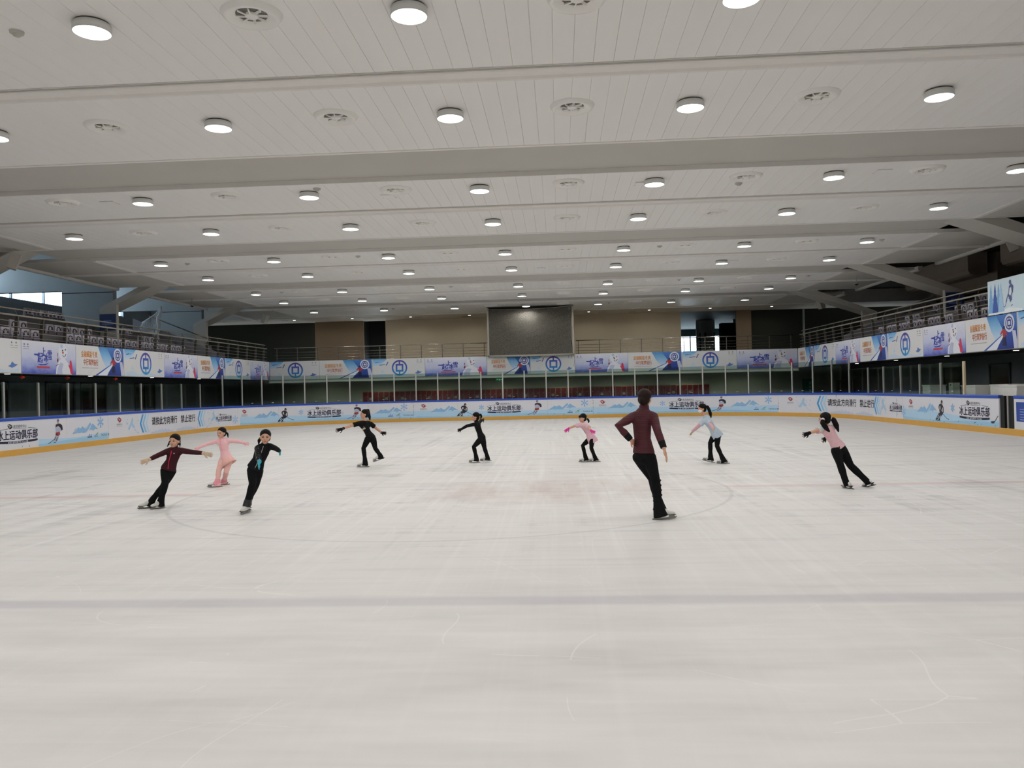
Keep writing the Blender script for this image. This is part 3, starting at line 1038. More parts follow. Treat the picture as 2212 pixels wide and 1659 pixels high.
# --- snowflakes
def flake(s, v, r, col='#7fb2e0'):
    def d(k):
        for i in range(6):
            a = PI / 6 + i * PI / 3
            c, si = math.cos(a), math.sin(a)
            k.line([(0.12 * r * c, v + 0.12 * r * si), (r * c, v + r * si)], 0.16 * r)
            for q in (0.5, 0.8):
                for e in (-0.8, 0.8):
                    k.line([(q * r * c, v + q * r * si), (q * r * c + 0.3 * r * math.cos(a + e), v + q * r * si + 0.3 * r * math.sin(a + e))], 0.12 * r)
        k.ring(0, v, 0.24 * r, 0.36 * r)
    bprint('snowflake_print', s, ink(col), d)
for s in (28.41, 49.03, 59.15, 69.22):
    flake(s, 0.84, 0.20)
for s in (43.3, 53.4, 63.43, 84.1):
    flake(s, 0.72, 0.14)
for s in (39.28, 80.24):
    flake(s, 0.50, 0.20, '#9cc8ec')
for s in (27.15, 47.9, 57.95, 68.05):
    flake(s - 0.25 if s < 30 else s - 2.3, 0.60, 0.10, '#b9c4dd')
    flake(s + 0.35, 0.62, 0.10, '#9cc0e2')
# --- mountains
def mountains(s, z=0.50, m='#8db8de'):
    T = lambda r: [(u, v + z) for u, v in pts(r, 1230, 1062, 0.0062)]
    def d(k):
        k.poly(T([(1100, 1062), (1135, 1042), (1160, 1026), (1180, 1034), (1200, 1023), (1236, 1046), (1205, 1056), (1172, 1060), (1150, 1058)]))
        k.poly(T([(1192, 1062), (1238, 1036), (1262, 1014), (1275, 1004), (1284, 1016), (1255, 1044), (1232, 1060)]))
        k.poly(T([(1262, 1050), (1288, 1018), (1300, 1011), (1356, 1048), (1322, 1044), (1305, 1054), (1285, 1046)]))
    bprint('mountain_print', s, ink(m), d, 0.0035)
for s in (27.49, 41.29, 48.18, 51.31, 57.92, 61.25, 67.91, 82.19):
    mountains(s)
def low_hills(s):
    def d(k):
        us = [-1.0 + 0.08 * i for i in range(26)]
        k.strip(us, [0.20] * 26, [0.22 + 0.16 * abs(math.sin(i * 1.7)) * (1 - abs(u)) + 0.06 * abs(math.sin(i * 0.9)) for i, u in enumerate(us)])
    bprint('mountain_print', s, ink('#c3cde2'), d)
for s in (33.0, 35.15, 74.1, 76.25):
    low_hills(s)
# --- sponsor marks
def sponsors(s):
    def a(k):
        k.text('TACKLA', 0.22, 0.335, 0.42, 0.075, 0.006)
        k.ring(0.72, 0.37, 0.022, 0.04)
        k.text('GRAF', -0.20, 0.325, 0.24, 0.055, 0.0)
        k.line([(-0.62, 0.34), (-0.34, 0.34)], 0.035)
    bprint('sponsor_lettering', s, ink('#3c4754'), a, 0.004)
    bprint('sponsor_mark', s, ink('#3d69c8'), lambda k: (k.poly([(-0.56, 0.39), (-0.46, 0.46), (-0.47, 0.39)]), k.poly([(-0.44, 0.39), (-0.36, 0.43), (-0.35, 0.39)])), 0.004)
    bprint('sponsor_leaf', s, ink('#6f9a3a'), lambda k: k.poly([(-0.12, 0.40), (-0.02, 0.45), (0.06, 0.50), (0.02, 0.42), (-0.05, 0.39)]), 0.004)
for s in (28.2, 48.75, 58.82, 69.0):
    sponsors(s)
# --- red club emblem with small caption
def red_mark(s):
    bprint('emblem_print', s, ink('#9b3138'), lambda k: emblem(k, 0.0, 0.87, 0.105))
    def d(k):
        k.text('南京奥体中心', -0.20, 0.665, 0.40, 0.07, 0.0, 0.25)
        k.line([(-0.2, 0.635), (0.2, 0.635)], 0.007)
    bprint('emblem_caption', s, ink('#4a4750'), d)
for s in (29.68, 39.9, 50.14, 60.15, 70.52, 80.89):
    red_mark(s)
# --- ice-blue splash figure beside the direction notice
def splash(s, fl=1):
    rnd = random.Random(int(s * 10))
    def d(k):
        k.poly([(-0.30 * fl, 0.50), (-0.10 * fl, 0.72), (0.02 * fl, 0.95), (0.10 * fl, 0.88), (0.06 * fl, 0.70), (0.25 * fl, 0.55), (0.08 * fl, 0.50), (-0.02 * fl, 0.62), (-0.20 * fl, 0.44)])
        k.line([(0.05 * fl, 0.62), (0.40 * fl, 0.30), (0.52 * fl, 0.30)], 0.018)
        for i in range(16):
            k.ell(rnd.uniform(-0.5, 0.5), rnd.uniform(0.32, 1.02), rnd.uniform(0.012, 0.05), rnd.uniform(0.012, 0.04), 7)
    bprint('splash_print', s, ink('#a9cbe6'), d)
for s in (30.57, 37.72, 71.3, 78.3):
    splash(s, 1 if s in (30.57, 71.3) else -1)
# --- chevrons and the direction notice
def chevrons(s):
    for i, c in enumerate(('#3f9ad8', '#8cc4ea', '#b6d7ee')):
        def d(k, i=i):
            x = -0.36 + 0.22 * i
            k.poly([(x, 0.66), (x + 0.20, 1.03), (x + 0.32, 1.03), (x + 0.12, 0.66), (x + 0.32, 0.29), (x + 0.20, 0.29)])
        bprint('chevron_print', s, ink(c), d)
for s in (31.52, 36.66, 72.55, 77.68):
    chevrons(s)
for s0, s1, s2, s3 in ((32.12, 34.30, 34.66, 36.05), (72.95, 75.35, 75.75, 77.35)):
    def d(k):
        k.text('请按此方向滑行', 0, 0.555, s1 - s0, 0.33, 0.016)
    bprint('notice_lettering', s0, ink('#211f2c'), d)
    def d2(k):
        k.text('禁止逆行', 0, 0.555, s3 - s2, 0.33, 0.016)
    bprint('notice_lettering', s2, ink('#211f2c'), d2)
# --- scuffs along the seams
for sx in (49.56, 59.62, 69.78, 73.6, 76.75, 79.6):
    rnd = random.Random(int(sx * 7))
    def d(k):
        for i in range(7):
            v = rnd.uniform(0.25, 1.0)
            k.line([(rnd.uniform(-0.02, 0.02), v), (rnd.uniform(-0.03, 0.03), v + rnd.uniform(0.02, 0.12))], 0.012)
    bprint('scuff_mark', sx + 0.01, ink('#3a3a40'), d, 0.006)
rnd = random.Random(5)
for i in range(26):
    sx = rnd.uniform(82, 86.8) if i % 2 else rnd.uniform(24, 60)
    bprint('scuff_mark', sx, ink('#3a3a40'), lambda k: k.line([(0, rnd.uniform(0.2, 0.32)), (rnd.uniform(-0.08, 0.08), rnd.uniform(0.2, 0.3))], 0.016), 0.006)
# --- blue notice on the panel past the gate
def note(k):
    k.rect(0.12, 1.5, 0.42, 0.98)
bprint('notice_print', GATE1, ink('#2c4a9c'), note)
def note2(k):
    k.rect(0.55, 0.68, 0.84, 0.92)
    for i in range(5):
        k.rect(0.30, 1.35, 0.77 - 0.075 * i, 0.785 - 0.075 * i)
bprint('notice_text', GATE1, ink('#aebbe0'), note2, 0.005)

# --- posts and glass above the boards
POSTS = [23.4, 25.03, 26.61, 28.24, 29.85, 31.42, 33.09, 34.89, 36.7, 38.5, 39.83, 41.07, 42.33, 43.56, 44.8, 46.06, 47.28, 48.5, 49.73, 50.96, 52.17, 53.4, 54.62, 55.83, 57.05, 58.27, 59.5, 60.74, 61.96, 63.19, 64.4, 65.62, 66.85, 68.1, 69.33, 70.6, 71.9, 73.21, 74.61, 76.59, 78.23, 79.89, 81.54, 83.17, 84.78]
POSTS = [18.6, 20.2, 21.8] + POSTS
M_glass = glass_mat('rink_glass', '#dfe8e3')
M_mark = mat('grey_glass_sticker', '#b9b9b3', 0.5)
def top_of(s):
    return 2.71 if 38.4 < s < 74.7 else 2.27
for i, s in enumerate(POSTS):
    p, n = rink(s)
    t = n.orthogonal() if False else Vector((-n.y, n.x, 0))
    zt = top_of(s)
    a = p - n * 0.07
    mb = MB()
    w, d = (0.032, 0.03)
    if i == len(POSTS) - 1:
        w = 0.05
    q = [a + t * w + n * d, a - t * w + n * d, a - t * w - n * d, a + t * w - n * d]
    mb.prism([(v.x, v.y) for v in q], 2, 1.17, zt)
    po = mb.build('glass_post', M_alu if i < len(POSTS) - 1 else mat('stained_cream_post', '#c4b79a', 0.6, var=0.2), barrier)
    if i < len(POSTS) - 1:
        s2 = POSTS[i + 1]
        zg = min(zt, top_of(s2)) - 0.02
        if zt != top_of(s2):
            zg = 2.25
        pb, nb = rink(s2)
        b = pb - nb * 0.07
        e = (b - a).normalized()
        a2, b2 = a + e * 0.034, b - e * 0.034
        nn = Vector((-e.y, e.x, 0)) * 0.005
        MB().prism([((a2 + nn).x, (a2 + nn).y), ((b2 + nn).x, (b2 + nn).y), ((b2 - nn).x, (b2 - nn).y), ((a2 - nn).x, (a2 - nn).y)], 2, 1.175, zg).build('glass_pane', M_glass, barrier)
        if s > 39:
            mid = (a + b) / 2 + n * 0.012
            MB().prism([((mid + e * 0.06).x, (mid + e * 0.06).y), ((mid - e * 0.06).x, (mid - e * 0.06).y), ((mid - e * 0.06 - n * 0.004).x, (mid - e * 0.06 - n * 0.004).y), ((mid + e * 0.06 - n * 0.004).x, (mid + e * 0.06 - n * 0.004).y)], 2, 1.27, 1.295).build('sticker', M_mark, barrier)

# ------------------------------------------------------------------ printed banners on the balcony fronts
M_snowbg = ramp_mat('banner_snow_print', 2, [(0.0, '#4a56b4'), (0.2, '#8f9ad0'), (0.5, '#c5c9e2'), (1.0, '#dcdde6')], 0.5, 0.25, 3.0, (4, 4, 2))
M_slopebg = ramp_mat('banner_slope_print', 2, [(0.0, '#2c3a86'), (0.5, '#3357a8'), (1.0, '#4f7fc4')], 0.5, 0.3, 4.0)
M_sky = ramp_mat('banner_sky_print', 2, [(0.0, '#c9dcee'), (0.6, '#7fb4dc'), (1.0, '#4c86c4')], 0.5, 0.2, 3.0)
M_goldred = ramp_mat('banner_gold_red_ink', 2, [(0.0, '#b54b34'), (1.0, '#dd9a3e')], 0.5)
M_logo = ramp_mat('banner_logo_ink', 2, [(0.0, '#3b9bd2'), (0.5, '#3f6cc0'), (1.0, '#5a4a9c')], 0.5)
def bank_logo(k, cu, cv, r):
    """ring round a square coin with a bar through it"""
    k.ring(cu, cv, 0.80 * r, 1.0 * r, 0, 2 * PI, 36)
    k.rect(cu - 0.09 * r, cu + 0.09 * r, cv + 0.45 * r, cv + 0.86 * r)
    k.rect(cu - 0.09 * r, cu + 0.09 * r, cv - 0.86 * r, cv - 0.45 * r)
    for (a, b, c, d) in ((-0.5, 0.5, 0.28, 0.5), (-0.5, 0.5, -0.5, -0.28), (-0.5, -0.28, -0.28, 0.28), (0.28, 0.5, -0.28, 0.28)):
        k.rect(cu + a * r, cu + b * r, cv + c * r, cv + d * r)
def banner(fn, a, b, kind, label, group, z0=2.58, z1=3.66, m_base=None):
    """fn(u, v, off): u metres along the front, v height"""
    W, Hh = b - a, z1 - z0
    f = lambda x, y, o: fn(a + x * W, z0 + y * Hh, o)
    c = [Vector(fn(a + 0.01, z0, 0.004)), Vector(fn(b - 0.01, z0, 0.004)), Vector(fn(b - 0.01, z1, 0.004)), Vector(fn(a + 0.01, z1, 0.004))]
    n = (Vector(fn(a, z0, 1.0)) - Vector(fn(a, z0, 0.0)))
    me = bpy.data.meshes.new('banner')
    v = [tuple(p) for p in c] + [tuple(p + n * 0.012) for p in c]
    me.from_pydata(v, [], [(3, 2, 1, 0), (4, 5, 6, 7), (0, 1, 5, 4), (1, 2, 6, 5), (2, 3, 7, 6), (3, 0, 4, 7)])
    base = {'A': M_snowbg, 'B': mat('banner_white_vinyl', '#d9d9da', 0.45, var=0.02), 'C': mat('banner_white_vinyl', '#d9d9da', 0.45, var=0.02)}[kind]
    o = link('banner', me, base)
    tag(o, label, 'banner', group)
    asp = Hh / W
    def P(name, m, draw, off):
        k = Ink(lambda x, y, q: f(x, y, q), 0.016 + off)
        draw(k)
        return k.build(name, m, o)
    def E(k, x, y, rx, seg=16):
        k.ell(x, y, rx * asp, rx, seg)
    if kind == 'A':
        P('snowman_print', ink('#dfe1ea'), lambda k: (E(k, 0.745, 0.72, 0.24), E(k, 0.73, 0.10, 0.46) if False else k.poly([(0.60, 0.0), (0.615, 0.22), (0.66, 0.42), (0.72, 0.52), (0.78, 0.50), (0.85, 0.36), (0.90, 0.16), (0.91, 0.0)])), 0.002)
        P('snowman_shade_print', ink('#b9c0dc'), lambda k: (k.poly([(0.62, 0.0), (0.64, 0.2), (0.69, 0.38), (0.75, 0.34), (0.72, 0.15), (0.73, 0.0)]), E(k, 0.72, 0.90, 0.07)), 0.004)
        P('face_print', ink('#23232c'), lambda k: (E(k, 0.735, 0.77, 0.028), E(k, 0.79, 0.80, 0.028), k.line([(0.735, 0.62), (0.755, 0.56), (0.775, 0.57), (0.80, 0.66)], 0.012)), 0.006)
        P('nose_print', ink('#c8433c'), lambda k: E(k, 0.742, 0.70, 0.04), 0.006)
        P('mitten_print', ink('#cf3f5c'), lambda k: k.poly([(0.885, 0.02), (0.87, 0.18), (0.845, 0.30), (0.85, 0.33), (0.872, 0.28), (0.872, 0.42), (0.89, 0.48), (0.908, 0.42), (0.925, 0.20), (0.94, 0.02)]), 0.006)
        def t(k):
            for ch, x, y, w, h in (('一', 0.215, 0.56, 0.075, 0.05), ('起', 0.275, 0.34, 0.095, 0.32), ('上', 0.345, 0.56, 0.075, 0.26), ('冰', 0.385, 0.36, 0.075, 0.28), ('雪', 0.455, 0.44, 0.075, 0.30)):
                k.text(ch, x, y, w, h, 0.008)
            k.poly([(0.27, 0.30), (0.32, 0.26), (0.42, 0.27), (0.47, 0.34), (0.38, 0.30)])
        P('banner_lettering', ink('#3a48a8'), t, 0.004)
        P('red_bar_print', ink('#c04a55'), lambda k: k.rect(0.26, 0.49, 0.17, 0.235), 0.004)
        P('skier_print', ink('#7a2f36'), lambda k: (k.poly([(0.625, 0.42), (0.645, 0.56), (0.655, 0.46), (0.645, 0.36)]), k.line([(0.60, 0.26), (0.67, 0.33)], 0.012), k.line([(0.638, 0.56), (0.642, 0.68)], 0.01)), 0.004)
        P('corner_mark', ink('#7c7c86'), lambda k: (E(k, 0.05, 0.88, 0.03), E(k, 0.11, 0.88, 0.03), k.rect(0.03, 0.07, 0.80, 0.815), k.rect(0.09, 0.13, 0.80, 0.815), k.rect(0.03, 0.13, 0.74, 0.75)), 0.004)
    elif kind == 'B':
        P('slope_print', M_slopebg, lambda k: k.poly([(0.62, 1.0), (0.985, 1.0), (0.985, 0.0), (0.60, 0.0), (0.66, 0.24), (0.74, 0.42), (0.72, 0.62)]), 0.002)
        P('sky_print', M_sky, lambda k: (k.poly([(0.44, 1.0), (0.64, 1.0), (0.73, 0.62), (0.74, 0.42), (0.62, 0.20), (0.52, 0.56)])), 0.0015)
        P('trail_print', ink('#dfe6f0'), lambda k: k.poly([(0.40, 0.0), (0.52, 0.12), (0.74, 0.44), (0.765, 0.42), (0.66, 0.14), (0.62, 0.0)]), 0.004)
        P('track_print', ink('#3c5fb0'), lambda k: k.poly([(0.37, 0.0), (0.42, 0.0), (0.74, 0.42), (0.72, 0.42)]), 0.005)
        P('snow_arm_print', ink('#c2c6dc'), lambda k: k.poly([(0.90, 0.52), (0.96, 0.5), (0.985, 0.2), (0.985, 0.0), (0.93, 0.0)]), 0.004)
        P('emblem_disc_print', ink('#d9ddea'), lambda k: E(k, 0.855, 0.73, 0.26, 24), 0.005)
        def lg(k):
            r = 0.19
            k.add(*_ring(0.855, 0.73, r * asp, r))
        P('bank_emblem_print', ink('#33458e'), lg, 0.008)
        P('skier_print', ink('#b23a3a'), lambda k: (k.poly([(0.69, 0.44), (0.72, 0.54), (0.76, 0.58), (0.80, 0.50), (0.82, 0.38), (0.795, 0.40), (0.78, 0.46), (0.775, 0.34), (0.74, 0.34), (0.735, 0.48), (0.70, 0.41)])), 0.008)
        P('skier_dark_print', ink('#262a4a'), lambda k: (E(k, 0.762, 0.62, 0.05), k.poly([(0.735, 0.35), (0.785, 0.35), (0.80, 0.10), (0.72, 0.10)])), 0.007)
        def t(k):
            k.text('金融赋能冬奥', 0.10, 0.60, 0.32, 0.22, 0.004)
            k.text('中行筑梦前行', 0.145, 0.33, 0.29, 0.22, 0.004)
        P('banner_lettering', M_goldred, t, 0.003)
        P('caption_print', ink('#8c7f86'), lambda k: k.rect(0.115, 0.43, 0.235, 0.25), 0.003)
    else:
        P('sky_print', ramp_mat('banner_corner_sky', 2, [(0.0, '#d9dfe6'), (0.5, '#a5cbe8'), (1.0, '#5fa6dc')], 0.5, 0.2), lambda k: k.poly([(0.012, 0.55), (0.012, 1.0), (0.28, 1.0), (0.17, 0.72)]), 0.002)
        def t(k):
            k.line([(0.05, 0.80), (0.12, 0.84)], 0.03)
            k.line([(0.13, 0.82), (0.16, 0.84)], 0.02)
            k.line([(0.13, 0.66), (0.24, 0.70)], 0.03)
            k.line([(0.26, 0.64), (0.30, 0.84)], 0.018)
        P('caption_print', ink('#3c5aa0'), t, 0.004)
        def lg(k):
            k.add(*_ring(0.515, 0.50, 0.43 * asp, 0.43))
        P('bank_emblem_print', M_logo, lg, 0.004)
        P('ice_wash_print', ink('#c3d5e6'), lambda k: (k.poly([(0.03, 0.12), (0.18, 0.20), (0.34, 0.08), (0.60, 0.16), (0.80, 0.06), (0.96, 0.14), (0.96, 0.03), (0.03, 0.03)]), k.poly([(0.15, 0.25), (0.19, 0.42), (0.23, 0.25)])), 0.002)
        P('bird_print', ink('#5a7cbc'), lambda k: k.poly([(0.80, 0.20), (0.84, 0.24), (0.86, 0.34), (0.90, 0.27), (0.945, 0.26), (0.91, 0.20), (0.86, 0.15)]), 0.004)
        P('corner_mark', ink('#7c7c86'), lambda k: (E(k, 0.86, 0.90, 0.028), E(k, 0.925, 0.90, 0.03), k.rect(0.84, 0.88, 0.81, 0.825), k.rect(0.905, 0.945, 0.81, 0.825), k.rect(0.84, 0.945, 0.74, 0.75)), 0.004)
    return o
def _ring(cu, cv, ru, rv):
    """the coin-in-ring emblem as points and faces in banner fractions"""
    k = Ink(None)
    bank_logo(k, 0, 0, 1.0)
    return [(cu + x * ru, cv + y * rv) for x, y, *_ in k.v], k.f
fn_l = lambda u, v, o: (FX0 + o, u, v)
fn_f = lambda u, v, o: (u, FY - o, v)
fn_r = lambda u, v, o: (FX1 - o, -u, v)
NAMES = {'A': 'snowman banner with blue brush lettering', 'B': 'skier banner with gold and red lettering', 'C': 'white banner with a big round blue emblem'}
lb = [20.6, 21.6, 24.82, 27.74, 30.92, 34.18, 37.43, 40.64, 44.01, 46.97]
for i, ((a, b), kd) in enumerate(zip(zip(lb[1:-1], lb[2:]), 'CABCABCA')):
    banner(fn_l, a, b, kd, NAMES[kd] + ', window-side balcony, %s from the end corner' % NTH[7 - i], 'banners on the window-side balcony')
fb = [-17.24, -14.23, -11.02, -7.88, -4.2, -1.63, 0.97, 4.06, 7.19, 10.31, 13.76]
for i, ((a, b), kd) in enumerate(zip(zip(fb[:-1], fb[1:]), 'CBCABCABCA')):
    where = ('in the window-side corner', 'below the brown wall', 'below the dark doorway', 'beside the screen, window side', 'below the dark screen',
             'below the dark screen', 'beside the screen, lobby side', 'between screen and lobby doorway', 'below the lobby doorway', 'in the unlit corner')[i]
    banner(fn_f, a, b, kd, NAMES[kd] + ', end balcony, ' + where, 'banners on the end balcony')
rb = [46.95, 43.96, 40.72, 37.48, 34.35, 31.12, 27.96, 24.85, 21.7]
for i, ((a, b), kd) in enumerate(zip(zip(rb[:-1], rb[1:]), 'BCABCABC')):
    banner(fn_r, -a, -b, kd, NAMES[kd] + ', unlit-side balcony, %s from the end corner' % NTH[i], 'banners on the unlit-side balcony')
# ------------------------------------------------------------------ big screen with a safety net on the end balcony
SX0, SX1, SY, SZ0, SZ1 = -4.12, 0.95, 46.75, 3.70, 6.46
scr = empty('video_screen', ((SX0 + SX1) / 2, SY, 3.55))
tag(scr, 'large dark video screen in a pale frame standing on the end balcony front', 'screen')
def at0(o, ref):
    o.location = -Vector(ref.location)
    return o
at0(MB().box(SX0 + 0.10, SX1 - 0.10, SY + 0.02, SY + 0.12, SZ0, SZ1 - 0.02).build('panel', mat('black_led_panel', '#1c1b19', 0.45, var=0.2, scale=40), scr), scr)
M_frame = mat('pale_grey_frame', '#b7b3aa', 0.5)
at0(MB().box(SX0, SX0 + 0.10, SY - 0.02, SY + 0.12, SZ0 - 0.16, SZ1).build('frame_post', M_frame, scr), scr)
at0(MB().box(SX1 - 0.10, SX1, SY - 0.02, SY + 0.12, SZ0 - 0.16, SZ1).build('frame_post', M_frame, scr), scr)
at0(MB().box(SX0, SX1, SY, SY + 0.12, SZ1 - 0.02, SZ1 + 0.06).build('frame_head', M_darker, scr), scr)
at0(MB().box(SX0, SX1, SY - 0.02, SY + 0.12, SZ0 - 0.10, SZ0).build('frame_sill', M_frame, scr), scr)
# net: two sets of diagonal strands inside a sagging rope outline
net = empty('safety_net', ((SX0 + SX1) / 2, SY - 0.10, 3.55))
tag(net, 'fine white safety net stretched on ropes in front of the dark screen', 'net')
M_net = mat('grey_white_cord', '#a9a396', 0.7)
nx0, nx1, nz0, nz1 = SX0 + 0.10, SX1 - 0.03, SZ0 - 0.02, SZ1 + 0.02
def top_z(x):
    t = (x - nx0) / (nx1 - nx0)
    return nz1 - 0.10 * (1 - t) - 0.62 * t * (1 - t) * 0.55
def right_x(z):
    t = (z - nz0) / (nz1 - nz0)
    return nx1 - 0.42 * t * (1 - t) * 1.1
def bot_z(x):
    t = (x - nx0) / (nx1 - nx0)
    return nz0 - 0.30 * t * (1 - t)
mb = MB()
step = 0.05
Lr = (nx1 - nx0) + (nz1 - nz0)
for d in (1, -1):
    c = -Lr
    while c < Lr:
        run = []
        n = 70
        for i in range(n + 1):
            x = nx0 + (nx1 - nx0) * i / n
            z = nz0 + d * (x - nx0) * 0.62 + c
            if bot_z(x) <= z <= top_z(x) and x <= right_x(z):
                run.append((x, SY - 0.10 - 0.03 * math.sin(PI * i / n), z))
        if len(run) > 2:
            mb.tube([run[0], run[len(run) // 2], run[-1]], 0.0032, 3, cap=False)
        c += step
o = at0(mb.build('net_mesh', M_net, net, fix=False), net)
o['kind'] = 'stuff'
xs = [nx0 + (nx1 - nx0) * i / 24 for i in range(25)]
at0(MB().tube([(x, SY - 0.11, top_z(x)) for x in xs], 0.014, 6).build('rope', M_net, net), net)
at0(MB().tube([(x, SY - 0.12, bot_z(x)) for x in xs], 0.020, 6).build('rope', M_net, net), net)
zs = [nz0 + (nz1 - nz0) * i / 20 for i in range(21)]
at0(MB().tube([(right_x(z), SY - 0.11, z) for z in zs], 0.016, 6).build('rope', M_net, net), net)
at0(MB().tube([(nx0 - 0.04 + 0.03 * math.sin(z * 2), SY - 0.11, z) for z in zs], 0.016, 6).build('rope', M_net, net), net)
at0(MB().tube([(nx1, SY - 0.11, nz0), (nx1 + 0.03, SY - 0.13, nz0 - 0.3), (nx1 - 0.02, SY - 0.22, nz0 - 0.75)], 0.016, 6).build('rope_tail', M_net, net), net)
at0(MB().tube([(nx1 - 0.22, SY - 0.12, nz1 - 0.02), (nx1 - 0.23, SY - 0.13, nz1 - 0.25)], 0.010, 5).build('rope_tail', M_net, net), net)

for hx, hz in ((nx0 - 0.04, nz1 - 0.12), (nx1 - 0.02, nz1 - 0.03), (nx0 - 0.04, nz0), (nx1 - 0.02, nz0)):
    at0(MB().box(hx - 0.02, hx + 0.02, SY - 0.13, SY - 0.021, hz - 0.02, hz + 0.02).build('hook', M_dsteel, net), net)
# ------------------------------------------------------------------ railings
def rail_run(x0, x1, label):
    r = empty('railing', ((x0 + x1) / 2, FY + 0.12, 3.62))
    tag(r, label, 'railing', 'end balcony railings')
    for nm, z, rr in (('top_rail', 4.46, 0.026), ('mid_rail', 4.20, 0.012), ('mid_rail', 4.03, 0.012), ('mid_rail', 3.87, 0.012), ('mid_rail', 3.71, 0.012)):
        at0(MB().tube([(x0, FY + 0.12, z), (x1, FY + 0.12, z)], rr, 10).build(nm, M_steel, r, True), r)
    n = max(1, round((x1 - x0 - 0.3) / 1.237))
    for i in range(n + 1):
        x = x0 + 0.15 + (x1 - x0 - 0.3) * i / n
        at0(MB().box(x - 0.02, x + 0.02, FY + 0.13, FY + 0.15, 3.62, 4.45).build('post', M_dsteel, r), r)
    return r
rail_run(-17.0, -4.2, 'polished steel railing on the end balcony beside the dark doorway')
rail_run(1.05, 13.6, 'polished steel railing on the end balcony in front of the lobby doorway')
def side_rail(x, out, y0, y1, label):
    r = empty('railing', (x, (y0 + y1) / 2, 3.42))
    tag(r, label, 'railing')
    M = mat('brown_grey_rail_paint', '#8a8378', 0.4, metal=0.3, var=0.05)
    at0(MB().box(x - 0.03, x + 0.03, y0, y1, 4.42, 4.47).build('top_rail', M, r), r)
    at0(MB().tube([(x + out * 0.10, y0, 4.66), (x + out * 0.10, y1, 4.66)], 0.026, 8).build('handrail', M, r, True), r)
    for z in (4.25, 4.08, 3.92, 3.75):
        at0(MB().tube([(x, y0, z), (x, y1, z)], 0.011, 6).build('mid_rail', M, r, True), r)
    y = y0 + 0.1
    i = 0
    while y < y1:
        p = at0(MB().prism([(x + out * 0.05, 3.40), (x + out * 0.13, 3.40), (x + out * 0.10, 4.30), (x + out * 0.03, 4.43), (x - out * 0.03, 4.43), (x - out * 0.01, 4.20)], 1, y - 0.018, y + 0.018).build('post', M_dsteel, r), r)
        at0(MB().tube([(x + out * 0.02, y, 4.46), (x + out * 0.10, y, 4.64)], 0.01, 5).build('bracket', M_dsteel, r), r)
        y += 1.275
    return r
side_rail(FX0 - 0.10, -1, 12.0, 46.9, 'long steel railing in front of the seats below the window wall')
side_rail(FX1 + 0.10, 1, 12.0, 46.9, 'long steel railing in front of the seats on the unlit side')

# ------------------------------------------------------------------ stands and seats
M_step = mat('stand_concrete', '#6f6c6c', 0.85, var=0.08)
M_seat = mat('purple_grey_seat', '#5d5566', 0.45, var=0.08)
M_back = mat('pale_seat_back', '#cfcad6', 0.5, var=0.08)
M_motif = mat('dark_seat_motif', '#2b2733', 0.6)
NROW = 4
for sgn in (-1, 1):
    for k in range(NROW):
        xa = CX + sgn * (16.75 + 0.8 * k)
        xb = CX + sgn * (16.75 + 0.8 * NROW + 1.0)
        struct('stand_step', MB().box(min(xa, xb), max(xa, xb), 12.0, 45.5, 3.42 + 0.395 * k, 3.42 + 0.395 * (k + 1) if k else 3.815), M_step)
    x_end = CX + sgn * (16.4)
    xo = CX + sgn * 20.4
    # sloping white end wall of the stand
    struct('stand_end_wall', MB().prism([(CX + sgn * 16.1, 3.42), (CX + sgn * 16.1, 4.0), (CX + sgn * 20.6, 5.9), (CX + sgn * 20.6, 3.42)], 1, 41.0, 41.15), mat('pale_stand_wall', '#8e8c92', 0.7))
def seat_proto():
    t = empty('stadium_seat')
    MB().prism([(-0.03, 0.40), (0.0, 0.79), (0.03, 0.80), (0.045, 0.78), (0.02, 0.40)], 1, -0.21, 0.21).build('backrest', M_back, t)
    MB().prism([(0.02, 0.38), (0.06, 0.72), (0.10, 0.74), (0.10, 0.40), (0.06, 0.34)], 1, -0.20, 0.20).build('seat_pan', M_seat, t).location = (0.02, 0, -0.20)
    k = Ink(lambda u, v, o: (0.048 + (v - 0.40) * 0.0 + o, u, v), 0.004)
    k.ring(0.0, 0.68, 0.05, 0.10, -0.4, 3.6, 10, 0.6)
    k.poly([(-0.15, 0.56), (-0.10, 0.72), (-0.05, 0.58)])
    k.poly([(0.05, 0.60), (0.15, 0.74), (0.16, 0.58)])
    k.build('motif', M_motif, t)
    MB().box(-0.02, 0.06, -0.03, 0.03, 0.0, 0.40).build('bracket', M_dsteel, t)
    return t
proto = seat_proto()
first = True
def add_seat(x, y, z, ang, label, group):
    global first
    o = proto if first else copy_tree(proto)
    first = False
    o.location = (x, y, z)
    o.rotation_euler = (0, 0, ang)
    tag(o, label, 'seat', group)
ORD = ('front', 'second', 'third', 'top')
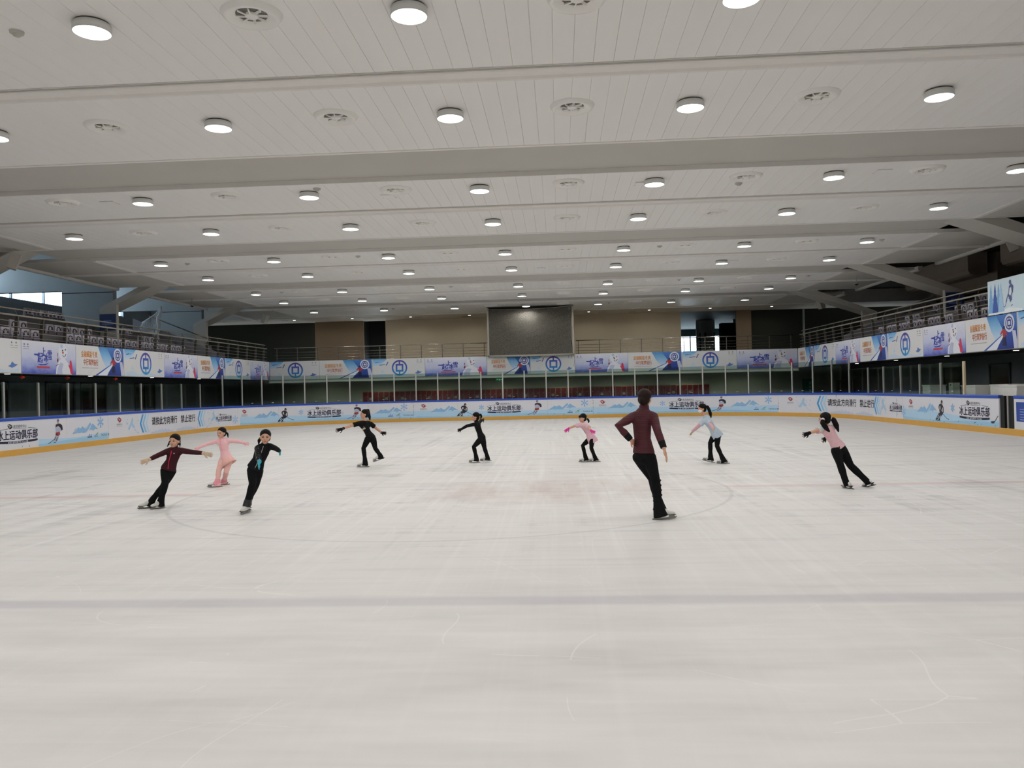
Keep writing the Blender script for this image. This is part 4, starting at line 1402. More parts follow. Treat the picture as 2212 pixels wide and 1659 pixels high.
for k in range(NROW):
    z = 3.42 + 0.395 * (k + 1)
    z -= 0.395
    zz = 3.42 + 0.395 * k
    # the window side, looking onto the ice (+x)
    y = 22.2
    while y < 39.8 - 1.1 * k:
        aisle = 28.4 + 0.35 * k < y < 29.5 + 0.35 * k
        skip = (k == 2 and not (y < 26.5 or 35 < y < 37.4)) or (k == 3 and not (y < 33.2 or 36.5 < y)) or (k == 1 and 32.8 < y < 34.4)
        hit = k == 1 and 24.9 < y < 26.9
        if not aisle and not skip and not (k >= 1 and (24.7 < y < 27.8 or 33.7 < y < 36.6)):
            add_seat(CX - (17.15 + 0.8 * k), y, zz + 0.02, 0.0, 'purple-grey tip-up seat with pale printed back, %s row below the window wall' % ORD[k], 'window-side seats, %s row' % ORD[k])
        y += 0.52
    if k < 3:
        y = 22.4
        while y < 39.4 - 1.2 * k:
            aisle = 31.0 < y < 32.0
            if not aisle and not (k >= 1 and (24.7 < y < 27.7 or 33.7 < y < 36.6)):
                add_seat(CX + (17.15 + 0.8 * k), y, zz + 0.02, PI, 'purple-grey tip-up seat with pale printed back, %s row on the unlit side' % ORD[k], 'unlit-side seats, %s row' % ORD[k])
            y += 0.52

# ------------------------------------------------------------------ red lockers behind the far boards
M_lock = mat('dark_red_locker', '#8a3330', 0.4, var=0.05)
M_lockf = mat('cream_locker_frame', '#a39a86', 0.5)
M_knob = mat('locker_knob', '#c9c4ba', 0.4)
def locker_proto():
    t = empty('locker')
    MB().box(-0.168, 0.168, 0.0, 0.45, 0.0, 1.82).build('body', M_lockf, t)
    for z0, z1 in ((0.08, 0.92), (0.96, 1.76)):
        d = MB().box(-0.148, 0.148, -0.014, 0.0, z0, z1).build('door', M_lock, t)
        MB().lathe([(0.0, 0.0), (0.022, 0.0), (0.022, 0.02)], 8).build('knob', M_knob, d).matrix_local = Matrix.Translation((0.10, -0.03, z1 - 0.28)) @ Matrix.Rotation(-PI / 2, 4, 'X')
    return t
lp = locker_proto()
N_LOCK = 64
for i in range(N_LOCK):
    o = lp if i == 0 else copy_tree(lp)
    o.location = (-12.30 + 0.3405 * i, 50.3, -0.055)
    tag(o, 'dark red locker with cream frame in the row behind the far glass', 'locker', 'red lockers behind the far glass')
M_lsign = mat('pale_locker_notice', '#a8a49c', 0.5)
for i in (1, 4, 7, 12, 17, 21, 27, 30, 35, 40, 44, 48, 52, 57, 60):
    tag(MB().box(-12.30 + 0.3405 * i - 0.09, -12.30 + 0.3405 * i + 0.09, 50.278, 50.285, 1.20, 1.36).build('paper_notice', M_lsign), 'small pale notice stuck on a red locker door', 'notice', 'notices on locker doors')

# ------------------------------------------------------------------ small things
# exit sign hanging behind the far glass
t = empty('exit_sign', (-3.65, 48.9, 2.22))
tag(t, 'green illuminated exit sign hanging behind the far glass', 'sign')
MB().box(-0.20, 0.20, 0.0, 0.05, 0.0, 0.16).build('box', mat('exit_sign_green', '#1d6a48', 0.5, emit=('#1d8a5a', 0.35)), t)
k = Ink(lambda u, v, o: (u, -o, v), 0.004)
k.poly([(-0.02, 0.04), (0.03, 0.12), (0.06, 0.12), (0.04, 0.07), (0.07, 0.04)]).line([(-0.14, 0.08), (-0.05, 0.08)], 0.03).line([(0.10, 0.08), (0.16, 0.08)], 0.03)
k.build('pictogram', mat('exit_sign_white', '#e0f0e4', 0.5, emit=('#d8f0e0', 0.5)), t)
MB().tube([(-0.15, 0.025, 0.16), (-0.15, 0.025, 0.44)], 0.006, 5).build('hanger', M_dsteel, t)
MB().tube([(0.15, 0.025, 0.16), (0.15, 0.025, 0.44)], 0.006, 5).build('hanger', M_dsteel, t)
# green roller banner in the dark corner
t = empty('roller_banner', (15.1, 49.6, -0.055))
tag(t, 'dark green roll-up banner with white characters in the dark far corner', 'banner')
MB().box(-0.35, 0.35, -0.05, 0.05, 0.0, 0.08).build('base', M_dsteel, t)
MB().box(-0.33, 0.33, -0.006, 0.006, 0.08, 1.98).build('sheet', mat('green_banner_sheet', '#1f5a48', 0.6), t)
k = Ink(lambda u, v, o: (u, -o, v), 0.010)
k.text('更', 0.06, 1.62, 0.14, 0.16, 0.0).text('衣', 0.06, 1.40, 0.14, 0.16, 0.0).text('室', 0.06, 1.18, 0.14, 0.16, 0.0)
k.build('banner_lettering', mat('green_banner_ink', '#9fc4b4', 0.6), t)
# outdoor air-conditioning unit
t = empty('air_conditioner', (17.3, 49.4, -0.055))
tag(t, 'dark grey floor-standing cooling unit with round fan grille behind the curved glass', 'machine')
MB().box(-0.5, 0.5, 0.0, 0.4, 1.05, 1.85).build('casing', mat('grey_unit_casing', '#4a4c48', 0.6), t)
MB().box(-0.45, -0.38, 0.05, 0.35, 0.0, 1.05).box(0.38, 0.45, 0.05, 0.35, 0.0, 1.05).build('stand', M_dsteel, t)
for rr in (0.30, 0.22, 0.14, 0.06):
    MB().lathe([(rr, 0.0), (rr + 0.018, 0.0), (rr + 0.018, 0.02), (rr, 0.02)], 20).build('grille_ring', M_dsteel, t).matrix_local = Matrix.Translation((-0.08, -0.0, 1.45)) @ Matrix.Rotation(PI / 2, 4, 'X')

# red paper lanterns under the window-side balcony
M_lan = mat('red_paper_lantern', '#c8322a', 0.5)
for y, z in ((25.1, 2.46), (27.5, 2.47), (30.6, 2.47)):
    t = empty('paper_lantern', (-17.45, y, z))
    tag(t, 'small flattened red paper lantern hanging below the balcony front', 'lantern', 'red lanterns below the balcony')
    MB().ball((0, 0, 0), 0.085, 0.085, 0.045, seg=14).build('shade', M_lan, t, True)
    MB().tube([(0, 0, 0.04), (0, 0, 2.56 - z + 0.01)], 0.004, 4).build('string', mat('gold_string', '#c0a35a', 0.5), t)
    MB().lathe([(0.0, -0.06), (0.02, -0.06), (0.02, -0.04), (0.0, -0.04)], 8).build('cap', MATS['gold_string'], t)

# white tubs and boxes behind the boards on the unlit side
M_tub = mat('white_plastic_tub', '#e4e2dd', 0.5, var=0.06)
def tub(x, y, w, h0, h1, label, slant=0.0):
    t = empty('plastic_tub', (x, y, -0.055))
    tag(t, label, 'tub', 'white tubs behind the boards')
    MB().prism([(-w / 2 + slant, 0.0), (w / 2 - slant, 0.0), (w / 2, h1), (-w / 2, h1)], 0, -0.3, 0.3).build('body', M_tub, t)
    MB().box(-0.32, 0.32, -w / 2 - 0.02, w / 2 + 0.02, h1, h1 + 0.04).build('rim', M_tub, t)
tub(14.5, 31.9, 0.62, 0, 1.50, 'short white tub behind the glass, apart from the other tubs')
tub(14.3, 28.3, 0.95, 0, 1.48, 'wide white tub with tapered sides beside the last glass post', 0.10)
tub(14.6, 26.95, 1.05, 0, 1.50, 'white tub standing between two other white tubs')
tub(14.3, 25.85, 0.95, 0, 1.47, 'white tub with strongly slanted sides beside the gate', 0.28)
tub(14.2, 24.1, 0.9, 0, 1.46, 'white tub behind the blue notice past the gate')
t = empty('water_dispenser', (13.75, 28.75, -0.055))
tag(t, 'narrow white upright cabinet beside the stained last glass post', 'cabinet')
MB().box(-0.12, 0.12, -0.14, 0.14, 0.0, 1.62).build('body', mat('grubby_white_steel', '#c2beb3', 0.5, var=0.1), t)
MB().box(-0.125, -0.115, -0.04, 0.04, 1.52, 1.57).build('slot', M_darker, t)

# hockey poster above the banners on the unlit side
t = empty('hockey_poster', (FX1 - 0.04, 24.4, 3.68))
tag(t, 'tall pale-blue poster with fir trees and a hockey player on the unlit-side railing', 'poster')
MB().box(-0.02, 0.0, -2.6, 2.0, 0.0, 1.08).build('sheet', mat('pale_blue_poster', '#cfe2ec', 0.5, var=0.02), t)
fp = lambda u, v, o: (-0.02 - o, 2.0 - u, v)
for col, xs_, of_ in (('#7fb0dc', (0.18, 0.62)  , 0.004), ('#3d5fae', (0.42,), 0.006), ('#a9cbe8', (0.75,), 0.008)):
    k = Ink(fp, of_)
    for x in xs_:
        k.poly([(x - 0.16, 0.06), (x - 0.08, 0.45), (x - 0.10, 0.45), (x - 0.03, 0.70), (x - 0.05, 0.70), (x + 0.02, 0.98), (x + 0.07, 0.68), (x + 0.05, 0.68), (x + 0.13, 0.45), (x + 0.10, 0.45), (x + 0.20, 0.06)])
    k.build('tree_print', ink(col), t)
k = Ink(fp, 0.005)
k.poly([(1.00, 0.30), (1.08, 0.46), (1.18, 0.62), (1.22, 0.80), (1.32, 0.88), (1.45, 0.78), (1.42, 0.60), (1.34, 0.52), (1.36, 0.38), (1.26, 0.30), (1.22, 0.42), (1.14, 0.42)]).ell(1.28, 0.92, 0.06, 0.07).line([(1.16, 0.50), (0.98, 0.20), (0.90, 0.20)], 0.02).line([(1.30, 0.20), (1.40, 0.22)], 0.02)
k.build('hockey_player_print', ink('#4a5a8c'), t)
k = Ink(fp, 0.006)
k.poly([(1.20, 0.56), (1.25, 0.74), (1.34, 0.76), (1.36, 0.60), (1.28, 0.50)]).poly([(1.10, 0.40), (1.16, 0.50), (1.20, 0.46), (1.14, 0.38)])
k.build('hockey_kit_print', ink('#dfe6f0'), t)
k = Ink(fp, 0.003)
k.poly([(0.0, 0.02), (0.3, 0.18), (0.7, 0.08), (1.2, 0.16), (1.9, 0.06), (1.9, 0.01), (0.0, 0.01)])
k.build('snow_print', ink('#eef3f6'), t)

# blue information boards on the columns
M_sign = mat('blue_sign_face', '#2b3a66', 0.5)
for x, y, z, lab in ((-19.68, 33.98, 5.08, 'blue information board on the column below the window wall'), (16.38, 33.98, 4.95, 'blue information board on the column of the unlit side')):
    t = empty('column_sign', (x, y, z))
    tag(t, lab, 'sign')
    MB().box(-0.36, 0.36, 0.0, 0.03, -0.40, 0.32).build('panel', M_sign, t)
    k = Ink(lambda u, v, o: (u, -o, v), 0.003)
    k.line([(-0.18, 0.02), (0.18, 0.02)], 0.06).line([(-0.26, -0.12), (0.26, -0.12)], 0.07)
    k.build('text_lines', mat('blue_sign_text', '#5f74b0', 0.5), t)

# loudspeakers under the ceiling edge
M_spk = mat('white_speaker_cabinet', '#b3afa6', 0.5)
def speaker(x, y, z, rz, tilt, label):
    t = empty('loudspeaker', (x, y, z), rz)
    tag(t, label, 'loudspeaker', 'loudspeakers under the ceiling edge')
    b = MB().box(-0.15, 0.15, -0.13, 0.13, -0.26, 0.26).build('cabinet', M_spk, t)
    b.rotation_euler = (tilt, 0, 0)
    g = MB().box(-0.145, 0.145, -0.155, -0.132, -0.25, 0.25).build('grille', mat('speaker_grille', '#c6c2ba', 0.7), b)
    MB().tube([(0, 0.0, 0.15), (0, 0.05, ZC - z + 0.0)], 0.02, 6).build('bracket', M_spk, t)
speaker(-17.3, 24.6, 6.16, 2.2, 0.35, 'white box loudspeaker under the ceiling edge above the window-side seats')
speaker(-17.1, 46.0, 6.16, 1.2, 0.35, 'white box loudspeaker under the ceiling edge by the dark end corner, window side')
speaker(15.2, 27.6, 6.16, -2.2, 0.35, 'white box loudspeaker under the ceiling edge above the unlit-side seats')
speaker(15.1, 46.8, 6.16, -1.2, 0.35, 'white box loudspeaker under the ceiling edge by the dark end corner, unlit side')
# dome cameras on drop rods
for x, y, lab in ((CX - 16.2, 38.5, 'black dome camera on a short rod above the window-side seats'), (CX + 15.6, 37.8, 'black dome camera on a short rod above the unlit-side seats')):
    t = empty('dome_camera', (x, y, 6.18))
    tag(t, lab, 'camera')
    MB().tube([(0, 0, 0.06), (0, 0, ZC - 6.18)], 0.018, 6).build('rod', M_spk, t)
    MB().lathe([(0.0, 0.07), (0.09, 0.06), (0.10, 0.0)], 14).build('shell', M_spk, t, True)
    MB().lathe([(0.0, -0.07), (0.05, -0.055), (0.085, 0.0)], 14).build('dome', M_darker, t, True)
# smoke detectors and access hatches on the boarded ceiling
M_det = mat('detector_white', '#bcb9b1', 0.5)
for x, y in ((-7.0, 10.1), (-5.6, 18.6), (4.45, 19.6), (11.2, 28.2), (-13.4, 28.4), (-7.0, 28.0), (3.6, 28.0), (11.4, 37.0), (-13.0, 37.2), (-4.9, 37.0), (5.6, 37.0), (-9.5, 46.0), (3.0, 46.2), (11.0, 46.2)):
    t = empty('smoke_detector', (x, y, ZC))
    tag(t, 'small round white smoke detector on the ceiling boards', 'detector', 'smoke detectors')
    MB().lathe([(0.0, -0.065), (0.045, -0.062), (0.055, -0.03)], 14).build('sensor', M_det, t, True)
    MB().lathe([(0.055, -0.032), (0.085, -0.03), (0.09, 0.0)], 14).build('base', M_det, t, True)
for x, y in ((-4.1, 19.6), (2.1, 19.3), (-11.0, 19.2), (7.6, 19.0), (-0.6, 32.3), (7.0, 32.0)):
    t = empty('access_hatch', (x, y, ZC - 0.006))
    tag(t, 'small square access hatch flush with the white ceiling boards', 'hatch', 'ceiling access hatches')
    MB().box(-0.15, 0.15, -0.15, 0.15, -0.008, 0.0).build('lid', M_plank, t)
    MB().box(-0.17, 0.17, -0.17, -0.155, -0.004, 0.004).box(-0.17, 0.17, 0.155, 0.17, -0.004, 0.004).build('frame', M_back, t)
t = empty('emergency_speaker', (10.4, 12.6, ZC))
t.location = (9.35, 13.7, ZC)
tag(t, 'small dark square sensor box on the ceiling near the row of lamps', 'sensor')
MB().box(-0.13, 0.13, -0.10, 0.10, -0.07, 0.0).build('box', mat('grey_sensor_box', '#8e8a82', 0.6), t)
MB().box(-0.07, 0.07, -0.05, 0.05, -0.09, -0.07).build('lens', mat('grey_sensor_lens', '#6d6860', 0.4), t)

# white goal net hung up over the window-side stand
t = empty('hanging_net', (-21.6, 40.0, 5.2))
tag(t, 'white knotted net hung up in folds behind the window-side seats', 'net')
mb = MB()
A, B, Cc = Vector((-22.6, 41.5, 5.75)), Vector((-20.35, 40.0, 6.35)), Vector((-20.5, 40.0, 4.75))
D = Vector((-22.7, 41.5, 5.2))
def npt(u, v):
    p = (A * (1 - u) + B * u) * (1 - v) + (D * (1 - u) + Cc * u) * v
    p.z -= 0.45 * math.sin(PI * u) * (1 - v) * 0.7
    p.y += 0.10 * math.sin(9 * u + 3 * v)
    return p - Vector(t.location)
for i in range(31):
    mb.tube([npt(i / 30, j / 12) for j in range(13)], 0.009, 3, cap=False)
for j in range(17):
    mb.tube([npt(i / 24, j / 16) for i in range(25)], 0.009, 3, cap=False)
mb.build('net_mesh', mat('white_net_cord', '#d5dade', 0.7), t, fix=False)['kind'] = 'stuff'
MB().tube([npt(i / 24, 0) for i in range(25)], 0.03, 6).build('rope', MATS['white_net_cord'], t)
MB().tube([npt(1, j / 12) + Vector((0.05 * math.sin(j), 0, 0)) for j in range(13)], [0.06 + 0.05 * j / 12 for j in range(13)], 8).build('gathered_fold', MATS['white_net_cord'], t, True)
# dark handrail climbing the stand
for x0, x1, y0, y1, z0, z1, lab in ((-18.2, -21.5, 41.05, 41.05, 4.65, 6.0, 'dark sloping handrail on the end wall of the window-side stand'),):
    t = empty('handrail', (x0, y0, z0 - 1))
    tag(t, lab, 'handrail')
    MB().tube([(0, 0, 1), (x1 - x0, 0, z1 - z0 + 1)], 0.03, 8).build('rail', M_dsteel, t, True)
    MB().tube([(-0.3, 0, 0.12), (-0.3, 0, 0.88)], 0.02, 6).tube([(x1 - x0 + 0.5, 0, 1.0), (x1 - x0 + 0.5, 0, z1 - z0 + 0.8)], 0.02, 6).build('post', M_dsteel, t)
PEOPLE = {
 'maroon_girl': {"tails":[[[0.284,0.05,1.029],[0.275,0.03,0.978],[0.274,-0.02,0.939]],[[0.437,0.05,1.026],[0.453,0.03,0.974],[0.472,-0.02,0.935]]],"hf":[-0.08,-1,-0.2],"root":[-6.261,11.907,0.0],"h":1.2,"face":[-0.1,-1],"J":{"pel":[0.284,0.0,0.616],"wai":[0.33,0.0,0.715],"che":[0.37,0.0,0.83],"nec":[0.373,0.02,0.911],"hea":[0.383,0.0,1.022],"shA":[0.281,0.0,0.888],"shB":[0.487,0.0,0.889],"hiA":[0.235,0.0,0.601],"hiB":[0.323,0.02,0.589],"knA":[0.267,-0.09,0.374],"knB":[0.202,-0.02,0.34],"anA":[0.138,0.023,0.125],"anB":[-0.034,0.07,0.115],"elA":[0.213,-0.18,0.827],"wrA":[0.145,-0.331,0.775],"tiA":[0.045,-0.389,0.737],"elB":[0.683,-0.032,0.853],"wrB":[0.856,-0.034,0.835],"tiB":[0.973,0.015,0.797]},"feet":{"A":[[0.097,-0.009,0.0],[-0.45,-1]],"B":[[-0.1,0.045,0.0],[-0.9,-0.9]]}},
 'pink_girl': {"tails":[[[0.131,0.04,1.027],[0.166,0.04,0.981],[0.184,0.02,0.904]]],"hf":[-0.3,-1,-0.15],"root":[-6.416,14.707,0.0],"h":1.16,"face":[-0.25,-1],"J":{"pel":[0.144,0.0,0.542],"wai":[0.12,0.0,0.66],"che":[0.097,0.0,0.79],"nec":[0.066,0.0,0.888],"hea":[0.073,-0.02,0.999],"shA":[-0.021,0.0,0.863],"shB":[0.196,0.02,0.867],"hiA":[0.084,0.0,0.518],"hiB":[0.188,0.02,0.507],"knA":[0.035,-0.08,0.312],"knB":[0.175,-0.07,0.29],"anA":[0.017,-0.11,0.097],"anB":[-0.013,0.252,0.068],"elA":[-0.192,-0.081,0.804],"wrA":[-0.288,-0.208,0.748],"tiA":[-0.314,-0.315,0.72],"elB":[0.324,0.161,0.824],"wrB":[0.374,0.317,0.786],"tiB":[0.431,0.412,0.761]},"feet":{"A":[[-0.033,-0.122,0.0],[-1,-0.35]],"B":[[-0.044,0.242,0.0],[-1,-0.3]]}},
 'black_jacket_girl': {"tails":[[[0.236,0.04,1.089],[0.217,0.03,1.045],[0.215,0.01,0.992]]],"hf":[0.3,-1,-0.12],"root":[-4.542,11.266,0.0],"h":1.24,"face":[0.05,-1],"J":{"pel":[0.147,0.05,0.657],"wai":[0.203,0.03,0.762],"che":[0.268,0.0,0.893],"nec":[0.302,0.0,0.981],"hea":[0.328,-0.02,1.089],"shA":[0.22,-0.03,0.95],"shB":[0.367,0.05,0.969],"hiA":[0.111,0.03,0.64],"hiB":[0.184,0.07,0.624],"knA":[0.129,-0.03,0.428],"knB":[0.148,0.06,0.417],"anA":[0.025,0.035,0.163],"anB":[-0.043,0.233,0.156],"elA":[0.288,-0.189,0.834],"wrA":[0.357,-0.342,0.769],"tiA":[0.373,-0.434,0.691],"elB":[0.507,-0.101,0.935],"wrB":[0.494,0.072,0.888],"tiB":[0.478,0.188,0.854]},"feet":{"A":[[0.0,0.0,-0.0],[-0.12,-1]],"B":[[-0.059,0.199,-0.0],[-0.12,-1]]}},
 'black_tee_girl': {"tails":[[[0.088,0.03,1.299],[0.127,0.05,1.298],[0.142,0.06,1.21],[0.158,0.05,1.134],[0.17,0.04,1.058]]],"hf":[-1,-0.45,-0.05],"root":[-4.509,18.091,0.0],"h":1.36,"face":[-1,-0.55],"J":{"pel":[0.18,0.0,0.685],"wai":[0.127,0.0,0.779],"che":[0.059,0.0,0.921],"nec":[0.048,0.0,1.054],"hea":[0.049,0.0,1.198],"shA":[-0.051,-0.1,1.014],"shB":[0.155,0.08,1.002],"hiA":[0.139,-0.06,0.668],"hiB":[0.222,0.05,0.649],"knA":[0.035,-0.08,0.434],"knB":[0.275,0.06,0.413],"anA":[0.06,-0.053,0.129],"anB":[0.387,0.083,0.241],"elA":[-0.245,-0.201,0.948],"wrA":[-0.349,-0.363,0.904],"tiA":[-0.514,-0.412,0.855],"elB":[0.278,0.212,0.862],"wrB":[0.36,0.357,0.756],"tiB":[0.461,0.44,0.731]},"feet":{"A":[[0.008,-0.056,0.0],[-1,-0.1]],"B":[[0.347,0.08,0.138],[-1,-0.1,-0.5]]}},
 'black_suit_girl': {"tails":[[[0.104,0.0,1.105],[0.159,0.0,1.123],[0.174,0.0,1.074],[0.151,0.0,1.011]]],"hf":[-1,-0.1,-0.12],"root":[-2.002,18.665,0.0],"h":1.26,"face":[-1,-0.15],"J":{"pel":[0.171,0.0,0.584],"wai":[0.129,0.0,0.693],"che":[0.079,0.0,0.851],"nec":[0.056,0.0,0.954],"hea":[0.036,0.0,1.062],"shA":[0.039,-0.12,0.916],"shB":[0.093,0.12,0.929],"hiA":[0.153,-0.07,0.56],"hiB":[0.183,0.07,0.55],"knA":[-0.013,-0.07,0.378],"knB":[0.228,0.06,0.329],"anA":[0.032,0.005,0.126],"anB":[0.287,0.072,0.126],"elA":[-0.148,-0.209,0.87],"wrA":[-0.266,-0.332,0.804],"tiA":[-0.348,-0.42,0.774],"elB":[0.133,0.324,0.969],"wrB":[0.162,0.504,0.976],"tiB":[0.18,0.626,0.978]},"feet":{"A":[[-0.015,0.003,0.0],[-1,-0.05]],"B":[[0.24,0.07,0.022],[-1,-0.05]]}},
 'pink_tee_girl': {"tails":[[[0.047,0.0,0.992],[0.094,0.0,0.972],[0.112,0.0,0.928],[0.102,0.0,0.883]]],"hf":[-1,-0.35,-0.15],"root":[0.549,18.328,0.0],"h":1.16,"face":[-1,-0.2],"J":{"pel":[0.156,0.0,0.555],"wai":[0.106,0.0,0.647],"che":[0.033,0.0,0.777],"nec":[-0.009,0.0,0.883],"hea":[-0.029,0.0,0.993],"shA":[-0.067,-0.08,0.859],"shB":[0.062,-0.1,0.834],"hiA":[0.129,0.06,0.533],"hiB":[0.172,-0.06,0.53],"knA":[-0.038,0.02,0.376],"knB":[0.151,-0.1,0.324],"anA":[0.017,0.002,0.119],"anB":[0.232,0.03,0.103],"elA":[-0.228,0.024,0.82],"wrA":[-0.342,0.135,0.767],"tiA":[-0.448,0.131,0.689],"elB":[0.122,-0.274,0.77],"wrB":[0.144,-0.437,0.733],"tiB":[0.237,-0.485,0.687]},"feet":{"A":[[-0.005,0.001,0.0],[-1,-0.02]],"B":[[0.22,0.03,0.0],[-1,-0.02]]}},
 'coach': {"tails":[[[-0.235,-0.06,1.507],[-0.247,-0.09,1.476],[-0.237,-0.06,1.449]]],"hf":[0.5,1,0],"root":[1.312,10.295,0.0],"h":1.66,"face":[0.3,1],"J":{"pel":[-0.253,0.0,0.854],"wai":[-0.264,0.0,1.031],"che":[-0.266,0.0,1.254],"nec":[-0.234,0.0,1.408],"hea":[-0.219,0.0,1.537],"shA":[-0.375,-0.02,1.33],"shB":[-0.117,0.0,1.327],"hiA":[-0.313,0.02,0.819],"hiB":[-0.186,-0.02,0.814],"knA":[-0.132,0.16,0.5],"knB":[-0.113,0.0,0.506],"anA":[-0.038,0.305,0.138],"anB":[-0.081,-0.009,0.143],"elA":[-0.58,-0.166,1.209],"wrA":[-0.425,-0.149,1.026],"tiA":[-0.364,-0.009,0.969],"elB":[-0.095,-0.198,1.132],"wrB":[-0.035,-0.307,0.926],"tiB":[0.003,-0.328,0.757]},"feet":{"A":[[-0.026,0.34,0.054],[0.1,1]],"B":[[-0.006,0.0,0.0],[1,0.28]]}},
 'blue_tee_girl': {"tails":[[[-0.241,0.0,1.225],[-0.189,0.0,1.223],[-0.153,0.0,1.155],[-0.126,0.0,1.068],[-0.114,0.0,0.981]]],"hf":[-1,-0.15,-0.4],"root":[3.38,17.522,0.0],"h":1.28,"face":[-1,-0.3],"J":{"pel":[-0.013,0.0,0.631],"wai":[-0.091,0.0,0.758],"che":[-0.187,0.0,0.905],"nec":[-0.246,0.0,1.032],"hea":[-0.307,0.0,1.173],"shA":[-0.274,-0.09,0.939],"shB":[-0.181,-0.12,0.91],"hiA":[-0.057,0.05,0.581],"hiB":[-0.005,-0.05,0.591],"knA":[-0.146,0.0,0.441],"knB":[-0.016,-0.08,0.372],"anA":[-0.142,0.026,0.14],"anB":[0.077,-0.153,0.118],"elA":[-0.399,0.007,0.793],"wrA":[-0.489,0.137,0.696],"tiA":[-0.542,0.199,0.601],"elB":[-0.173,-0.317,0.825],"wrB":[-0.166,-0.497,0.777],"tiB":[-0.18,-0.596,0.701]},"feet":{"A":[[-0.189,0.03,0.03],[-1,0.12,0.3]],"B":[[0.084,-0.149,0.0],[-1,0.12]]}},
 'twin_tail_girl': {"tails":[[[-0.386,-0.08,1.122],[-0.399,-0.1,1.054],[-0.352,-0.09,0.978],[-0.283,-0.08,0.892]],[[-0.248,0.02,1.125],[-0.19,0.02,1.091],[-0.146,0.02,0.996],[-0.117,0.02,0.9]]],"hf":[-0.85,0.5,-0.05],"root":[4.556,13.053,0.0],"h":1.22,"face":[-0.75,0.65],"J":{"pel":[-0.13,0.0,0.651],"wai":[-0.2,0.0,0.765],"che":[-0.274,0.0,0.897],"nec":[-0.313,0.0,0.987],"hea":[-0.338,0.0,1.099],"shA":[-0.396,-0.04,0.948],"shB":[-0.203,0.06,0.958],"hiA":[-0.189,-0.05,0.619],"hiB":[-0.068,0.05,0.618],"knA":[-0.13,-0.06,0.386],"knB":[0.076,0.06,0.347],"anA":[-0.058,-0.083,0.104],"anB":[0.297,0.017,0.11],"elA":[-0.552,-0.171,0.923],"wrA":[-0.676,-0.295,0.903],"tiA":[-0.789,-0.317,0.87],"elB":[-0.173,0.239,0.863],"wrB":[-0.195,0.393,0.778],"tiB":[-0.225,0.495,0.723]},"feet":{"A":[[-0.013,-0.05,0.0],[-0.35,0.95]],"B":[[0.361,0.05,0.011],[-0.35,0.9,-0.35]]}},
}
# ------------------------------------------------------------------ people
def norm(v):
    v = Vector(v)
    return v.normalized()
def remesh(mb, name, m, parent, voxel, smooth=6):
    """fuse overlapping closed shapes into one continuous surface"""
    me = mb.mesh(name)
    bm = bmesh.new(); bm.from_mesh(me)
    bmesh.ops.recalc_face_normals(bm, faces=bm.faces)
    bm.to_mesh(me); bm.free()
    ob = bpy.data.objects.new('tmp', me)
    C.objects.link(ob)
    md = ob.modifiers.new('r', 'REMESH')
    md.mode = 'VOXEL'
    md.voxel_size = voxel
    md.use_smooth_shade = True
    if smooth:
        sm = ob.modifiers.new('s', 'SMOOTH')
        sm.iterations = smooth
        sm.factor = 0.5
    dg = bpy.context.evaluated_depsgraph_get()
    dg.update()
    out = bpy.data.meshes.new_from_object(ob.evaluated_get(dg))
    bpy.data.objects.remove(ob)
    out.name = name
    out.materials.clear()
    o = link(name, out, m, parent)
    return o
def limb(mb, pts, rad, ref=None, seg=12):
    """rounded tube"""
    pts = [Vector(p) for p in pts]
    r0 = rad[0] if not isinstance(rad[0], tuple) else rad[0]
    def half(r, f):
        return (r[0] * f, r[1] * f) if isinstance(r, tuple) else r * f
    def big(r):
        return max(r) if isinstance(r, tuple) else r
    a = (pts[0] - pts[1]).normalized()
    b = (pts[-1] - pts[-2]).normalized()
    P = [pts[0] + a * big(rad[0]) * 0.75, pts[0] + a * big(rad[0]) * 0.45] + pts + [pts[-1] + b * big(rad[-1]) * 0.45, pts[-1] + b * big(rad[-1]) * 0.75]
    R = [half(rad[0], 0.35), half(rad[0], 0.82)] + list(rad) + [half(rad[-1], 0.82), half(rad[-1], 0.35)]
    mb.tube(P, R, seg, ref)
def flat_end(mb, pts, rad, ref=None, seg=14):
    mb.tube(pts, list(rad), seg, ref)
def hand(mb, wr, tip, side, h, fat=1.0, spread=0.22, curl=0.25):
    """palm, four fingers of unequal length and a thumb leaving the side of the palm"""
    wr, tip = Vector(wr), Vector(tip)
    d = (tip - wr).normalized()
    L = max((tip - wr).length, 0.085 * h)
    lat = side - d * side.dot(d)
    lat = lat.normalized() if lat.length > 1e-4 else d.orthogonal().normalized()
    nrm = d.cross(lat)
    k = h / 1.25 * fat
    mb.tube([wr - d * 0.012, wr + d * L * 0.12, wr + d * L * 0.34, wr + d * L * 0.54], [(0.017 * k, 0.014 * k), (0.024 * k, 0.013 * k), (0.030 * k, 0.013 * k), (0.028 * k, 0.011 * k)], 12, lat)
    for i, (o, ln) in enumerate(((-0.75, 0.86), (-0.25, 1.0), (0.25, 0.95), (0.75, 0.78))):
        base = wr + d * L * 0.48 + lat * (o * 0.028 * k)
        fd = (d + lat * (o * spread)).normalized()
        f1 = base + fd * L * 0.27 * ln
        fd2 = (fd - nrm * curl).normalized()
        f2 = f1 + fd2 * L * 0.25 * ln
        limb(mb, [base, f1, f2], [0.0078 * k, 0.0072 * k, 0.006 * k], seg=8)
    b = wr + d * L * 0.16 + lat * (-0.022 * k)
    t1 = b + (d * 0.7 - lat * 0.9).normalized() * L * 0.24
    t2 = t1 + (d * 0.95 - lat * 0.35).normalized() * L * 0.20
    limb(mb, [b, t1, t2], [0.010 * k, 0.009 * k, 0.007 * k], seg=8)

